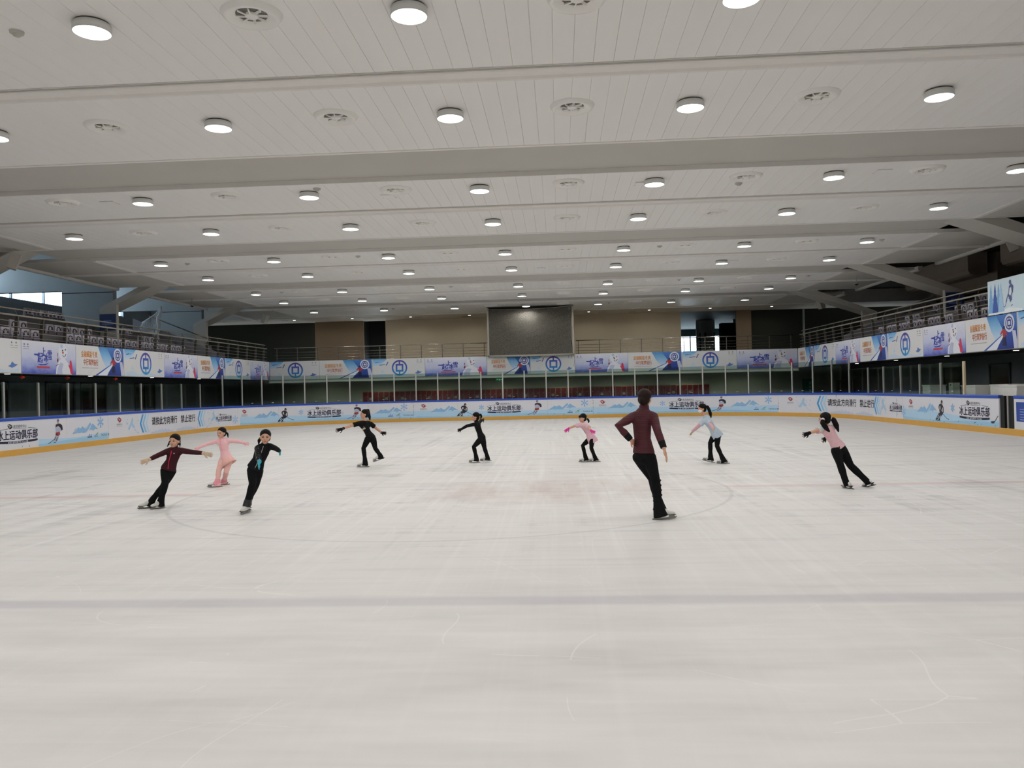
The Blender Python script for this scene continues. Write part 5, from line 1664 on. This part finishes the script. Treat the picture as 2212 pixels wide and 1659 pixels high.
M_skin = mat('skin', '#cf9f86', 0.5, var=0.05, scale=20)
M_hairb = mat('black_hair', '#120f0d', 0.6, spec=0.15, var=0.3, scale=60, stretch=(1, 1, 0.2), bump=0.3)
M_hairr = mat('dark_brown_hair', '#241814', 0.6, spec=0.15, var=0.3, scale=60, stretch=(1, 1, 0.2), bump=0.3)
M_blackfab = mat('black_stretch_fabric', '#121315', 0.8, spec=0.12, var=0.15, scale=30)
M_boot = mat('white_skate_leather', '#cfcdc6', 0.4, var=0.05)
M_blade = mat('skate_blade_steel', '#8f8e8c', 0.3, metal=0.9)
M_eye = mat('dark_eye', '#1d1512', 0.3)
M_lip = mat('lip', '#9a5a50', 0.5)

def skate(person, q, heading, ankle, s, knee):
    q, ankle, knee = Vector(q), Vector(ankle), Vector(knee)
    f = Vector((heading[0], heading[1], heading[2] if len(heading) > 2 else 0)).normalized()
    upv = (ankle - q)
    upv = (upv - f * upv.dot(f))
    upv = (upv.normalized() * 0.75 + Vector((0, 0, 1)) * 0.25).normalized() if upv.length > 0.02 else Vector((0, 0, 1))
    f = (f - upv * f.dot(upv)).normalized()
    lat = upv.cross(f)
    def W(x, y, z):
        return q + f * (x * s) + lat * (y * s) + upv * (z * s)
    mb = MB()
    limb(mb, [W(-0.075, 0, 0.085), W(-0.02, 0, 0.078), W(0.06, 0, 0.068), W(0.105, 0, 0.062)], [(0.032 * s, 0.034 * s), (0.034 * s, 0.036 * s), (0.038 * s, 0.026 * s), (0.030 * s, 0.020 * s)], lat)
    limb(mb, [W(-0.055, 0, 0.085), W(-0.05, 0, 0.10).lerp(ankle, 0.55), ankle.lerp(knee, 0.06)], [0.038 * s, 0.038 * s, 0.038 * s], lat)
    limb(mb, [W(0.03, 0, 0.07), W(-0.045, 0, 0.11).lerp(ankle, 0.5)], [0.034 * s, 0.036 * s])
    boot = remesh(mb, 'skate_boot', M_boot, person, 0.006, 3)
    mb = MB()
    mb.tube([W(-0.115, 0, 0.048), W(-0.02, 0, 0.050), W(0.13, 0, 0.046)], [(0.030 * s, 0.006), (0.026 * s, 0.006), (0.030 * s, 0.006)], 10, lat)
    mb.build('sole', mat('black_sole', '#2b2a29', 0.5), boot)
    mb = MB()
    def plate(pts2, y):
        n = len(mb.v)
        k = len(pts2)
        for sg in (-1, 1):
            mb.v.extend([tuple(W(x, sg * y, z)) for x, z in pts2])
        for t in tessellate_polygon([[Vector((x, z, 0)) for x, z in pts2]]):
            mb.f.append(tuple(n + i for i in t)); mb.f.append(tuple(n + k + i for i in reversed(t)))
        for i in range(k):
            j = (i + 1) % k
            mb.f.append((n + i, n + j, n + k + j, n + k + i))
    plate([(-0.155, 0.004), (-0.06, 0.0), (0.06, 0.0), (0.125, 0.005), (0.150, 0.022), (0.140, 0.030), (0.10, 0.020), (-0.14, 0.020)], 0.004)
    plate([(0.045, 0.018), (0.060, 0.048), (0.115, 0.048), (0.125, 0.022)], 0.007)
    plate([(-0.105, 0.018), (-0.100, 0.048), (-0.050, 0.048), (-0.055, 0.018)], 0.007)
    mb.build('blade', M_blade, boot)
    return boot

def make_person(key, label, cfg):
    d = PEOPLE[key]
    h = d['h']
    O = Vector(d['root'])
    J = {k: Vector(v) for k, v in d['J'].items()}
    per = empty('person', O)
    tag(per, label, 'person', 'skaters on the ice')
    k = h
    lat = norm(J['shB'] - J['shA'])                 # across the shoulders
    hl = norm(J['hiB'] - J['hiA'])
    spine = norm(J['nec'] - J['pel'])
    fc = Vector((d['face'][0], d['face'][1], 0)).normalized()
    fc = (fc - spine * fc.dot(spine)).normalized()
    tl = fc.cross(spine).normalized()               # torso side axis, square to the facing
    if tl.dot(lat) < 0:
        tl = -tl
    ad = cfg.get('adult', False)
    hs = (0.112 if ad else 0.100 + 0.008 * (h - 1.2) / 0.2) / 0.10   # head size
    face = norm(d['hf'])
    hu = (norm(J['hea'] - J['nec']) * 0.5 + Vector((0, 0, 1))).normalized()
    face = (face - hu * face.dot(hu)).normalized()
    hside = face.cross(hu).normalized()
    HC = J['hea'] + hu * 0.004
    fr = (hside, face, hu)
    sh_drop = spine * (0.010 * k)
    slim = cfg.get('slim', 1.0)
    # ---- torso description shared by body and clothes
    def torso(mb, g, top=False, scale=1.0):
        up_ch = J['nec'] - spine * 0.035 * k
        low = J['pel'] - spine * 0.045 * k
        P = [low, J['pel'], J['wai'], J['che'], up_ch]
        A = [0.070, 0.078, 0.064, 0.076, 0.070]
        B = [0.056, 0.062, 0.050, 0.056, 0.044]
        R = [((a * k * slim + g) * scale, (b * k * slim + g) * scale) for a, b in zip(A, B)]
        if top:
            hem = cfg.get('hem', 0.02)
            P[0] = J['pel'] - spine * (hem * k)
            hf_ = cfg.get('hemflare', 0.0)
            gx = 0.004 + (0.016 * k if hem > 0.025 else 0.006 * k)
            R[1] = (R[1][0] + gx, R[1][1] + gx * 1.1)
            R[0] = (R[1][0] + 0.06 * hem * k + hf_, R[1][1] + 0.06 * hem * k + hf_)
            e = (P[-1] - P[-2]).normalized()
            P += [P[-1] + e * 0.028 * k, P[-1] + e * 0.042 * k]
            R += [(R[-1][0] * 0.8, R[-1][1] * 0.82), (R[-1][0] * 0.4, R[-1][1] * 0.4)]
            mb.tube(P, R, 20, tl)
        else:
            limb(mb, P, R, tl, 18)
        limb(mb, [J['shA'] * 0.92 + J['shB'] * 0.08 - sh_drop, (J['shA'] + J['shB']) / 2 - sh_drop * 0.5, J['shB'] * 0.92 + J['shA'] * 0.08 - sh_drop], [0.034 * k + g, 0.040 * k + g, 0.034 * k + g])
        for s in 'AB':
            limb(mb, [J['sh' + s] - sh_drop, J['che'] + (J['sh' + s] - J['che']) * 0.25 - spine * 0.02 * k], [0.032 * k + g, 0.045 * k + g])
    def arm(mb, s, g, t0=0.0, t1=2.0, end=None):
        a, e, w = J['sh' + s] - sh_drop, J['el' + s], J['wr' + s]
        P = [a, a.lerp(e, 0.5), e, e.lerp(w, 0.45), w]
        R = [0.031 * k + g, 0.028 * k + g, 0.024 * k + g, 0.023 * k + g, 0.0165 * k + g]
        if t1 < 1:
            m_ = a.lerp(e, t1)
            flat_end(mb, [a, a.lerp(e, t1 * 0.5), m_], [0.034 * k + g, 0.034 * k + g, 0.034 * k + g * 1.4])
            return
        if g > 0:
            P[-1] = e.lerp(w, 0.90)
        limb(mb, P, R)
    def leg(mb, s, g, boot=True, flare=None):
        a, n, f = J['hi' + s], J['kn' + s], J['an' + s]
        a2 = a - spine * 0.01 * k
        P = [a2, a2.lerp(n, 0.35), a2.lerp(n, 0.75), n, n.lerp(f, 0.35), n.lerp(f, 0.75), f]
        R = [0.056 * k, 0.052 * k, 0.041 * k, 0.036 * k, 0.037 * k, 0.028 * k, 0.026 * k]
        R = [r * slim + g for r in R]
        limb(mb, P, R)
    # ---- body: one continuous skin surface
    mb = MB()
    torso(mb, 0.0)
    limb(mb, [J['nec'] - spine * 0.03 * k, J['nec'], HC - hu * 0.05 * hs], [0.034 * k, 0.028 * k, 0.027 * k])
    mb.ball(HC + hu * 0.018 * hs - face * 0.008 * hs, 0.070 * hs, 0.083 * hs, 0.082 * hs, fr, 20, 14)
    mb.ball(HC - hu * 0.030 * hs + face * 0.018 * hs, 0.052 * hs, 0.058 * hs, 0.066 * hs, fr, 18, 12)
    mb.ball(HC - hu * 0.075 * hs + face * 0.048 * hs, 0.022 * hs, 0.020 * hs, 0.018 * hs, fr, 10, 8)
    limb(mb, [HC + hu * 0.008 * hs + face * 0.070 * hs, HC - hu * 0.022 * hs + face * 0.082 * hs], [0.008 * hs, 0.0115 * hs], seg=8)
    for sg in (-1, 1):
        mb.ball(HC + hside * (sg * 0.068 * hs) - hu * 0.012 * hs - face * 0.008 * hs, 0.009 * hs, 0.016 * hs, 0.025 * hs, fr, 8, 6)
        mb.ball(HC + hside * (sg * 0.034 * hs) - hu * 0.028 * hs + face * 0.050 * hs, 0.022 * hs, 0.018 * hs, 0.020 * hs, fr, 8, 6)
    for s in 'AB':
        arm(mb, s, 0.0)
        hand(mb, J['wr' + s], J['ti' + s], cfg.get('palm' + s, Vector((0, 0, 1)) if abs((J['ti' + s] - J['wr' + s]).normalized().z) < 0.75 else fc), h, 0.82 if cfg.get('glove') else 1.0, cfg.get('spread', 0.25))
        leg(mb, s, -0.004)
        limb(mb, [J['an' + s], J['an' + s].lerp(Vector(d['feet'][s][0]) + Vector((0, 0, 0.07)), 0.7)], [0.020 * k, 0.016 * k])
    body = remesh(mb, 'body', M_skin, per, 0.0055, 4)
    # ---- face
    if cfg.get('eyes', True):
        for sg in (-1, 1):
            ex = HC + hside * (sg * 0.029 * hs) + hu * 0.006 * hs + face * 0.0705 * hs
            MB().ball(ex, 0.0125 * hs, 0.006 * hs, 0.0062 * hs, fr, 10, 6).build('eye', M_eye, body, True)
            MB().tube([ex + hu * 0.016 * hs - hside * 0.014 * hs + face * 0.001, ex + hu * 0.020 * hs + face * 0.003, ex + hu * 0.015 * hs + hside * 0.014 * hs], 0.0026 * hs, 6).build('eyebrow', M_hairb, body)
        mo = HC - hu * 0.048 * hs + face * 0.0755 * hs
        MB().ball(mo, 0.016 * hs, 0.005 * hs, 0.0055 * hs, fr, 10, 6).build('mouth', M_lip, body, True)
    # ---- hair
    mh = cfg.get('hair', M_hairb)
    mb = MB()
    mb.ball(HC + hu * 0.036 * hs - face * 0.019 * hs, 0.078 * hs, 0.087 * hs, 0.078 * hs, fr, 20, 14)
    mb.ball(HC - hu * 0.012 * hs - face * 0.040 * hs, 0.072 * hs, 0.056 * hs, 0.066 * hs, fr, 16, 10)
    if cfg.get('bangs'):
        mb.ball(HC + hu * 0.042 * hs + face * 0.030 * hs, 0.068 * hs, 0.062 * hs, 0.040 * hs, fr, 16, 10)
    if cfg.get('bun'):
        mb.ball(HC - hu * 0.02 * hs - face * 0.085 * hs, 0.040 * hs, 0.030 * hs, 0.040 * hs, fr, 12, 8)
    hairo = remesh(mb, 'hair', mh, per, 0.006, 4)
    tr = cfg.get('tail_r', 0.022)
    for t in d['tails']:
        P = [Vector(p) for p in t]
        n = len(P)
        R = [tr * (0.55 if i == 0 else 1.0 if i < n - 1 else 0.30) for i in range(n)]
        # rounder, fuller lock
        Q, S = [], []
        for i in range(n - 1):
            for u in (0.0, 0.33, 0.66):
                Q.append(P[i].lerp(P[i + 1], u)); S.append(R[i] + (R[i + 1] - R[i]) * u)
        Q.append(P[-1]); S.append(R[-1])
        mb = MB()
        limb(mb, Q, S, seg=10)
        remesh(mb, 'ponytail', mh, hairo, 0.006, 5)
        if cfg.get('tie'):
            MB().ball(P[0].lerp(P[1], 0.3), tr * 0.75, seg=8, rings=6).build('hair_tie', mat('hair_tie_' + cfg['tie'][1:], cfg['tie'], 0.5), hairo, True)
    for e in cfg.get('extra_hair', []):
        pass
    # ---- trousers
    mt = cfg['trousers']
    mb = MB()
    g = cfg.get('tg', 0.007)
    low = J['pel'] - spine * 0.045 * k
    limb(mb, [low, J['pel'], J['pel'].lerp(J['wai'], cfg.get('rise', 0.75))], [(0.072 * k * slim + g, 0.060 * k * slim + g), (0.080 * k * slim + g, 0.065 * k * slim + g), (0.067 * k * slim + g, 0.054 * k * slim + g)], tl, 18)
    for s in 'AB':
        leg(mb, s, g)
        # buttock
        mb.ball(J['hi' + s].lerp(J['pel'], 0.45) - fc * 0.016 * k + spine * 0.004 * k, 0.056 * k * slim, None, None, None, 12, 8)
        fl = cfg.get('flare', 1.0)
        if fl > 0:
            f = J['an' + s]
            n = J['kn' + s]
            ft = Vector(d['feet'][s][0])
            hd = Vector((d['feet'][s][1][0], d['feet'][s][1][1], 0)).normalized()
            top = n.lerp(f, 0.62)
            dn = (ft - f)
            end = f + (ft - hd * 0.045 - f) * cfg.get('cover', 0.72)
            flat_end(mb, [top, n.lerp(f, 0.85), f.lerp(end, 0.3), end], [0.030 * k * slim + g, 0.034 * k + g, 0.043 * k * fl + g, 0.053 * k * fl + g])
    tro = remesh(mb, 'trousers', mt, per, 0.007, 4)
    # ---- top
    mtop = cfg['top']
    gt = cfg.get('gt', 0.011)
    mb = MB()
    torso(mb, gt, True)
    for s in 'AB':
        arm(mb, s, gt * 0.8, 0, cfg.get('sleeve', 2.0))
    if cfg.get('collar'):
        limb(mb, [J['nec'] - spine * 0.02 * k, J['nec'] + spine * 0.022 * k], [0.040 * k, 0.034 * k + 0.006])
    top = remesh(mb, cfg.get('topname', 'jacket'), mtop, per, 0.007, 4)
    # ---- gloves
    for s in 'AB':
        gm = cfg.get('glove')
        if gm:
            mb = MB()
            hand(mb, J['wr' + s], J['ti' + s], cfg.get('palm' + s, Vector((0, 0, 1)) if abs((J['ti' + s] - J['wr' + s]).normalized().z) < 0.75 else fc), h, 1.12, cfg.get('spread', 0.25))
            w0 = J['wr' + s]
            back = (J['el' + s] - w0).normalized()
            flat_end(mb, [w0 + back * 0.030, w0 - back * 0.01], [0.0165 * k + 0.009, 0.0165 * k + 0.008], seg=12)
            remesh(mb, 'glove', gm, per, 0.0045, 2)
    # ---- skates
    sc = (0.62 + 0.33 * h / 1.2) if not ad else 1.12
    for s in 'AB':
        skate(per, d['feet'][s][0], d['feet'][s][1], J['an' + s], sc, J['kn' + s])
    return per, J, dict(HC=HC, face=face, hu=hu, hside=hside, fc=fc, tl=tl, spine=spine, hs=hs, k=k, body=body, top=top, tro=tro, fr=fr)
def fabric(name, col, **kw):
    return mat(name, col, kw.pop('rough', 0.8), spec=0.15, var=kw.pop('var', 0.10), scale=kw.pop('scale', 25), **kw)
def strip_on(J, I, pts, r, name, m, parent):
    return MB().tube(pts, r, 6).build(name, m, parent)

# girl in maroon jacket
per, J, I = make_person('maroon_girl', 'girl in a dark maroon zip jacket and black trousers skating with arms spread', dict(
    top=fabric('maroon_fleece', '#3d1c22'), trousers=M_blackfab, collar=True, flare=0.95, glove=fabric('cream_glove', '#cbb39b'), tail_r=0.015, hem=0.022))
fr_ = lambda p, q: p + I['fc'] * q
zp = [J['nec'] + I['spine'] * 0.010 + I['fc'] * 0.050, J['nec'] - I['spine'] * 0.03 + I['fc'] * 0.066, J['che'] + I['fc'] * (0.056 * 1.2 + 0.017), J['wai'] + I['fc'] * (0.050 * 1.2 + 0.017), J['pel'] + I['fc'] * (0.062 * 1.2 + 0.018) + I['tl'] * 0.045]
MB().tube(zp, 0.0065, 6).build('zip', fabric('raspberry_zip', '#c2304e'), I['top'])
MB().ball(J['che'] + I['fc'] * 0.082 + I['tl'] * 0.045 + I['spine'] * 0.02, 0.008, seg=8, rings=5).build('chest_badge', mat('white_badge', '#d8d4cc'), I['top'], True)
for s in 'AB':
    a, b = J['sh' + s] + I['spine'] * 0.036, J['el' + s] + I['spine'] * 0.034
    MB().tube([J['nec'].lerp(a, 0.6) + I['spine'] * 0.03, a, a.lerp(b, 0.6)], 0.003, 5).build('piping', mat('grey_piping', '#8c7f80'), I['top'])

# girl in pink
pinkm = fabric('pink_stretch_suit', '#eebdc0')
per, J, I = make_person('pink_girl', 'girl in an all-pink skating suit with short skirt, arms held out', dict(
    top=pinkm, trousers=fabric('peach_pink_tights', '#ebbab2'), collar=True, flare=1.0, tail_r=0.020, gt=0.008, glove=fabric('pink_glove', '#eeb9bc')))
mb = MB()
dn = -I['spine']
mb.tube([J['pel'] - dn * 0.045, J['pel'] + dn * 0.02, J['pel'] + dn * 0.085 + I['tl'] * 0.012, J['pel'] + dn * 0.14 + I['tl'] * 0.03], [(0.098, 0.082), (0.112, 0.094), (0.140, 0.112), (0.158, 0.128)], 22, I['tl'], cap=False)
sk = mb.build('skirt', fabric('pink_chiffon', '#eab8ae'), per, True)
sk.modifiers.new('thick', 'SOLIDIFY').thickness = 0.004
mb = MB()
limb(mb, [J['nec'] - I['spine'] * 0.015, J['nec'] + I['spine'] * 0.022], [0.050, 0.043])
remesh(mb, 'collar', fabric('bright_pink_trim', '#ea9aa8'), I['top'], 0.006, 3)
MB().tube([J['nec'] + I['fc'] * 0.056, J['che'] + I['fc'] * 0.079, J['wai'] + I['fc'] * 0.072], 0.0035, 6).build('zip', fabric('bright_pink_trim', '#ea9aa8'), I['top'])
for s in 'AB':
    f = Vector(PEOPLE['pink_girl']['feet'][s][0])
    a = J['an' + s]
    mb = MB()
    flat_end(mb, [J['kn' + s].lerp(a, 0.72), a, a.lerp(f, 0.5)], [0.047, 0.058, 0.070])
    remesh(mb, 'boot_cover', fabric('bright_pink_trim', '#ea9aa8'), I['tro'], 0.007, 3)

# girl in black jacket with turquoise glove
blackj = fabric('black_jacket_fabric', '#15161a')
per, J, I = make_person('black_jacket_girl', 'girl in black jacket with sparkling stones and turquoise gloves, gliding on one line', dict(
    top=blackj, trousers=M_blackfab, collar=True, flare=0.75, cover=0.35, glove=fabric('turquoise_glove', '#3fa9b8'), tail_r=0.026, hem=0.01, spread=0.5))
M_stone = mat('silver_stones', '#b9b9b6', 0.25, metal=0.6)
rnd = random.Random(3)
mb = MB()
for i in range(60):
    t = rnd.random()
    p = (J['shA'].lerp(J['elA'], t) if i % 2 else J['elA'].lerp(J['wrA'], t)) + Vector((rnd.uniform(-0.03, 0.03), -0.042 - rnd.uniform(0, 0.004), rnd.uniform(-0.005, 0.02)))
    mb.ball(p, 0.0035, seg=5, rings=4)
st = mb.build('stones', M_stone, I['top']); st['kind'] = 'stuff'
MB().tube([J['nec'] + I['fc'] * 0.055 + I['tl'] * 0.01, J['che'] + I['fc'] * 0.083 + I['tl'] * 0.02, J['wai'] + I['fc'] * 0.076 + I['tl'] * 0.02, J['pel'] + I['fc'] * 0.090 + I['tl'] * 0.02], 0.005, 6).build('zip', M_stone, I['top'])
for s in 'AB':
    f = Vector(PEOPLE['black_jacket_girl']['feet'][s][0]); a = J['an' + s]
    mb = MB()
    flat_end(mb, [J['kn' + s].lerp(a, 0.78), a, a.lerp(f, 0.42)], [0.048, 0.055, 0.060])
    remesh(mb, 'leg_warmer', mat('black_sequin_fabric', '#2a2a2a', 0.35, var=0.9, scale=160), I['tro'], 0.007, 3)

# tall girl in black T-shirt
bt = fabric('black_cotton', '#141416')
per, J, I = make_person('black_tee_girl', 'girl with long ponytail in black T-shirt, black trousers and black gloves', dict(
    top=bt, trousers=M_blackfab, topname='t_shirt', sleeve=0.62, flare=0.95, glove=fabric('black_glove', '#17171a'), tail_r=0.034, gt=0.010, hem=0.02, slim=0.93))
pn = Vector((-0.45, -0.9, 0))
pn = (pn - I['spine'] * pn.dot(I['spine'])).normalized()
pl = I['spine'].cross(pn).normalized()
for dz, hw, hh, col in ((-0.035, 0.052, 0.020, '#b3ae9c'), (0.006, 0.042, 0.012, '#7a5238')):
    cc = J['che'] + I['spine'] * (dz - 0.004)
    qa, qb = 0.076 * 1.36 * 0.93 + 0.010, 0.056 * 1.36 * 0.93 + 0.010
    v, f = [], []
    for iz in (-1, 1):
        for iu in range(9):
            dirv = (pn + pl * (-0.75 + 1.5 * iu / 8) * hw / 0.052).normalized()
            rr = 1.0 / math.sqrt((dirv.dot(I['tl']) / qa) ** 2 + (dirv.dot(I['fc']) / qb) ** 2)
            v.append(tuple(cc + dirv * (rr + 0.006) + I['spine'] * (iz * hh)))
    f = [(i, i + 1, i + 10, i + 9) for i in range(8)]
    me = bpy.data.meshes.new('chest_print')
    me.from_pydata(v, [], f)
    link('chest_print', me, fabric('print_' + col[1:], col), I['top'])

# girl in black one-piece
make_person('black_suit_girl', 'girl in a plain black long-sleeved suit leaning forward with one arm ahead', dict(
    top=bt, trousers=M_blackfab, topname='long_sleeved_top', collar=True, flare=0.95, glove=fabric('black_glove', '#17171a'), tail_r=0.026, gt=0.008, hem=0.005, slim=0.95))

# small girl in pink T-shirt
pt = fabric('pale_pink_cotton', '#dfb6c0')
per, J, I = make_person('pink_tee_girl', 'small girl in a long pale pink T-shirt, black tights and hot pink gloves', dict(
    top=pt, trousers=M_blackfab, topname='t_shirt', sleeve=0.66, flare=0.95, glove=fabric('hot_pink_glove', '#e0429c'), tail_r=0.024, gt=0.013, hem=0.11, hemflare=0.008, bangs=True, tie='#c8a0a8', slim=0.92))
for i in range(3):
    MB().tube([J['che'] + I['fc'] * 0.073 + I['tl'] * 0.02 - I['spine'] * (0.02 + 0.03 * i), J['che'] + I['fc'] * 0.060 + I['tl'] * 0.055 - I['spine'] * (0.025 + 0.03 * i)], 0.004, 5).build('chest_print', fabric('grey_print', '#6d6470'), I['top'])

# coach
cj = mat('quilted_burgundy_jacket', '#4a1d24', 0.6, var=0.15, scale=9, stretch=(0.25, 0.25, 5), bump=1.0)
per, J, I = make_person('coach', 'woman coach in quilted burgundy jacket and black trousers, one hand on her hip', dict(
    top=cj, trousers=M_blackfab, adult=True, hair=M_hairr, collar=True, flare=1.0, cover=0.75, tail_r=0.024, hem=0.004, gt=0.013, bun=True, slim=0.88, spread=0.12))
for s in 'AB':
    w, e = J['wr' + s], J['el' + s]
    b = (e - w).normalized()
    mb = MB()
    flat_end(mb, [w + b * 0.095, w + b * 0.05, w + b * 0.005], [0.046, 0.043, 0.040], seg=14)
    remesh(mb, 'knit_cuff', fabric('black_knit', '#17171a'), I['top'], 0.006, 2)
gl = MB()
for sg in (1, -1):
    gl.tube([I['HC'] + I['hside'] * (sg * 0.070 * I['hs']) + I['hu'] * 0.008, I['HC'] + I['hside'] * (sg * 0.062 * I['hs']) + I['face'] * 0.082 * I['hs'] + I['hu'] * 0.008], 0.0025, 5)
gl.build('glasses', mat('dark_glasses', '#2a2422', 0.4), I['body'])
for i in range(6):
    f = Vector(PEOPLE['coach']['feet']['B'][0]); a = J['anB']
    c = J['knB'].lerp(a, 0.05 + 0.17 * i)
    ax = (a - J['knB']).normalized()
    u = ax.orthogonal().normalized(); v = ax.cross(u)
    r = 0.066 - 0.002 * i
    MB().tube([c + u * (r * math.cos(w)) + v * (r * math.sin(w)) + ax * 0.008 * math.sin(3 * w) for w in [2 * PI * q / 16 for q in range(17)]], 0.006, 5).build('fabric_fold', M_blackfab, I['tro'])

# girl in light blue T-shirt
lb_ = fabric('light_blue_cotton', '#b9c8d6')
per, J, I = make_person('blue_tee_girl', 'girl with face mask in a loose light blue T-shirt over pink sleeves and black trousers', dict(
    top=lb_, trousers=M_blackfab, topname='t_shirt', sleeve=0.6, flare=1.0, glove=fabric('cream_glove', '#cbb39b'), tail_r=0.036, gt=0.016, hem=0.06, hemflare=0.006, slim=0.92, tie='#8a92a8'))
for s in 'AB':
    mb = MB()
    a, e, w = J['sh' + s], J['el' + s], J['wr' + s]
    limb(mb, [a.lerp(e, 0.4), a.lerp(e, 0.6), e, w], [0.044, 0.045, 0.040, 0.030])
    remesh(mb, 'sleeve', fabric('pink_sleeve', '#d7a9b2'), per, 0.007, 3)
mb = MB()
mb.ball(I['HC'] - I['hu'] * 0.036 + I['face'] * 0.040, 0.060, 0.052, 0.046, I['fr'], 16, 10)
remesh(mb, 'face_mask', mat('white_face_mask', '#dfe3e4', 0.7), per, 0.005, 2)

# girl with two ponytails
two = fabric('pink_cotton', '#dcb3b9', bump=0.2)
per, J, I = make_person('twin_tail_girl', 'girl with two long ponytails in pink T-shirt and black trousers, one leg stretched back', dict(
    top=two, trousers=M_blackfab, topname='t_shirt', sleeve=0.62, flare=0.8, cover=0.45, glove=fabric('black_glove', '#17171a'), tail_r=0.042, gt=0.010, hem=0.012, tie='#d8d0d8', rise=0.55, spread=0.45, slim=1.12, tg=0.009))
for s in 'AB':
    mb = MB()
    a, e = J['sh' + s], J['el' + s]
    flat_end(mb, [a.lerp(J['nec'], 0.25), a, a.lerp(e, 0.60)], [0.052, 0.053, 0.056])
    remesh(mb, 'sleeve', fabric('mint_white_sleeve', '#c9d6d0'), per, 0.007, 3)
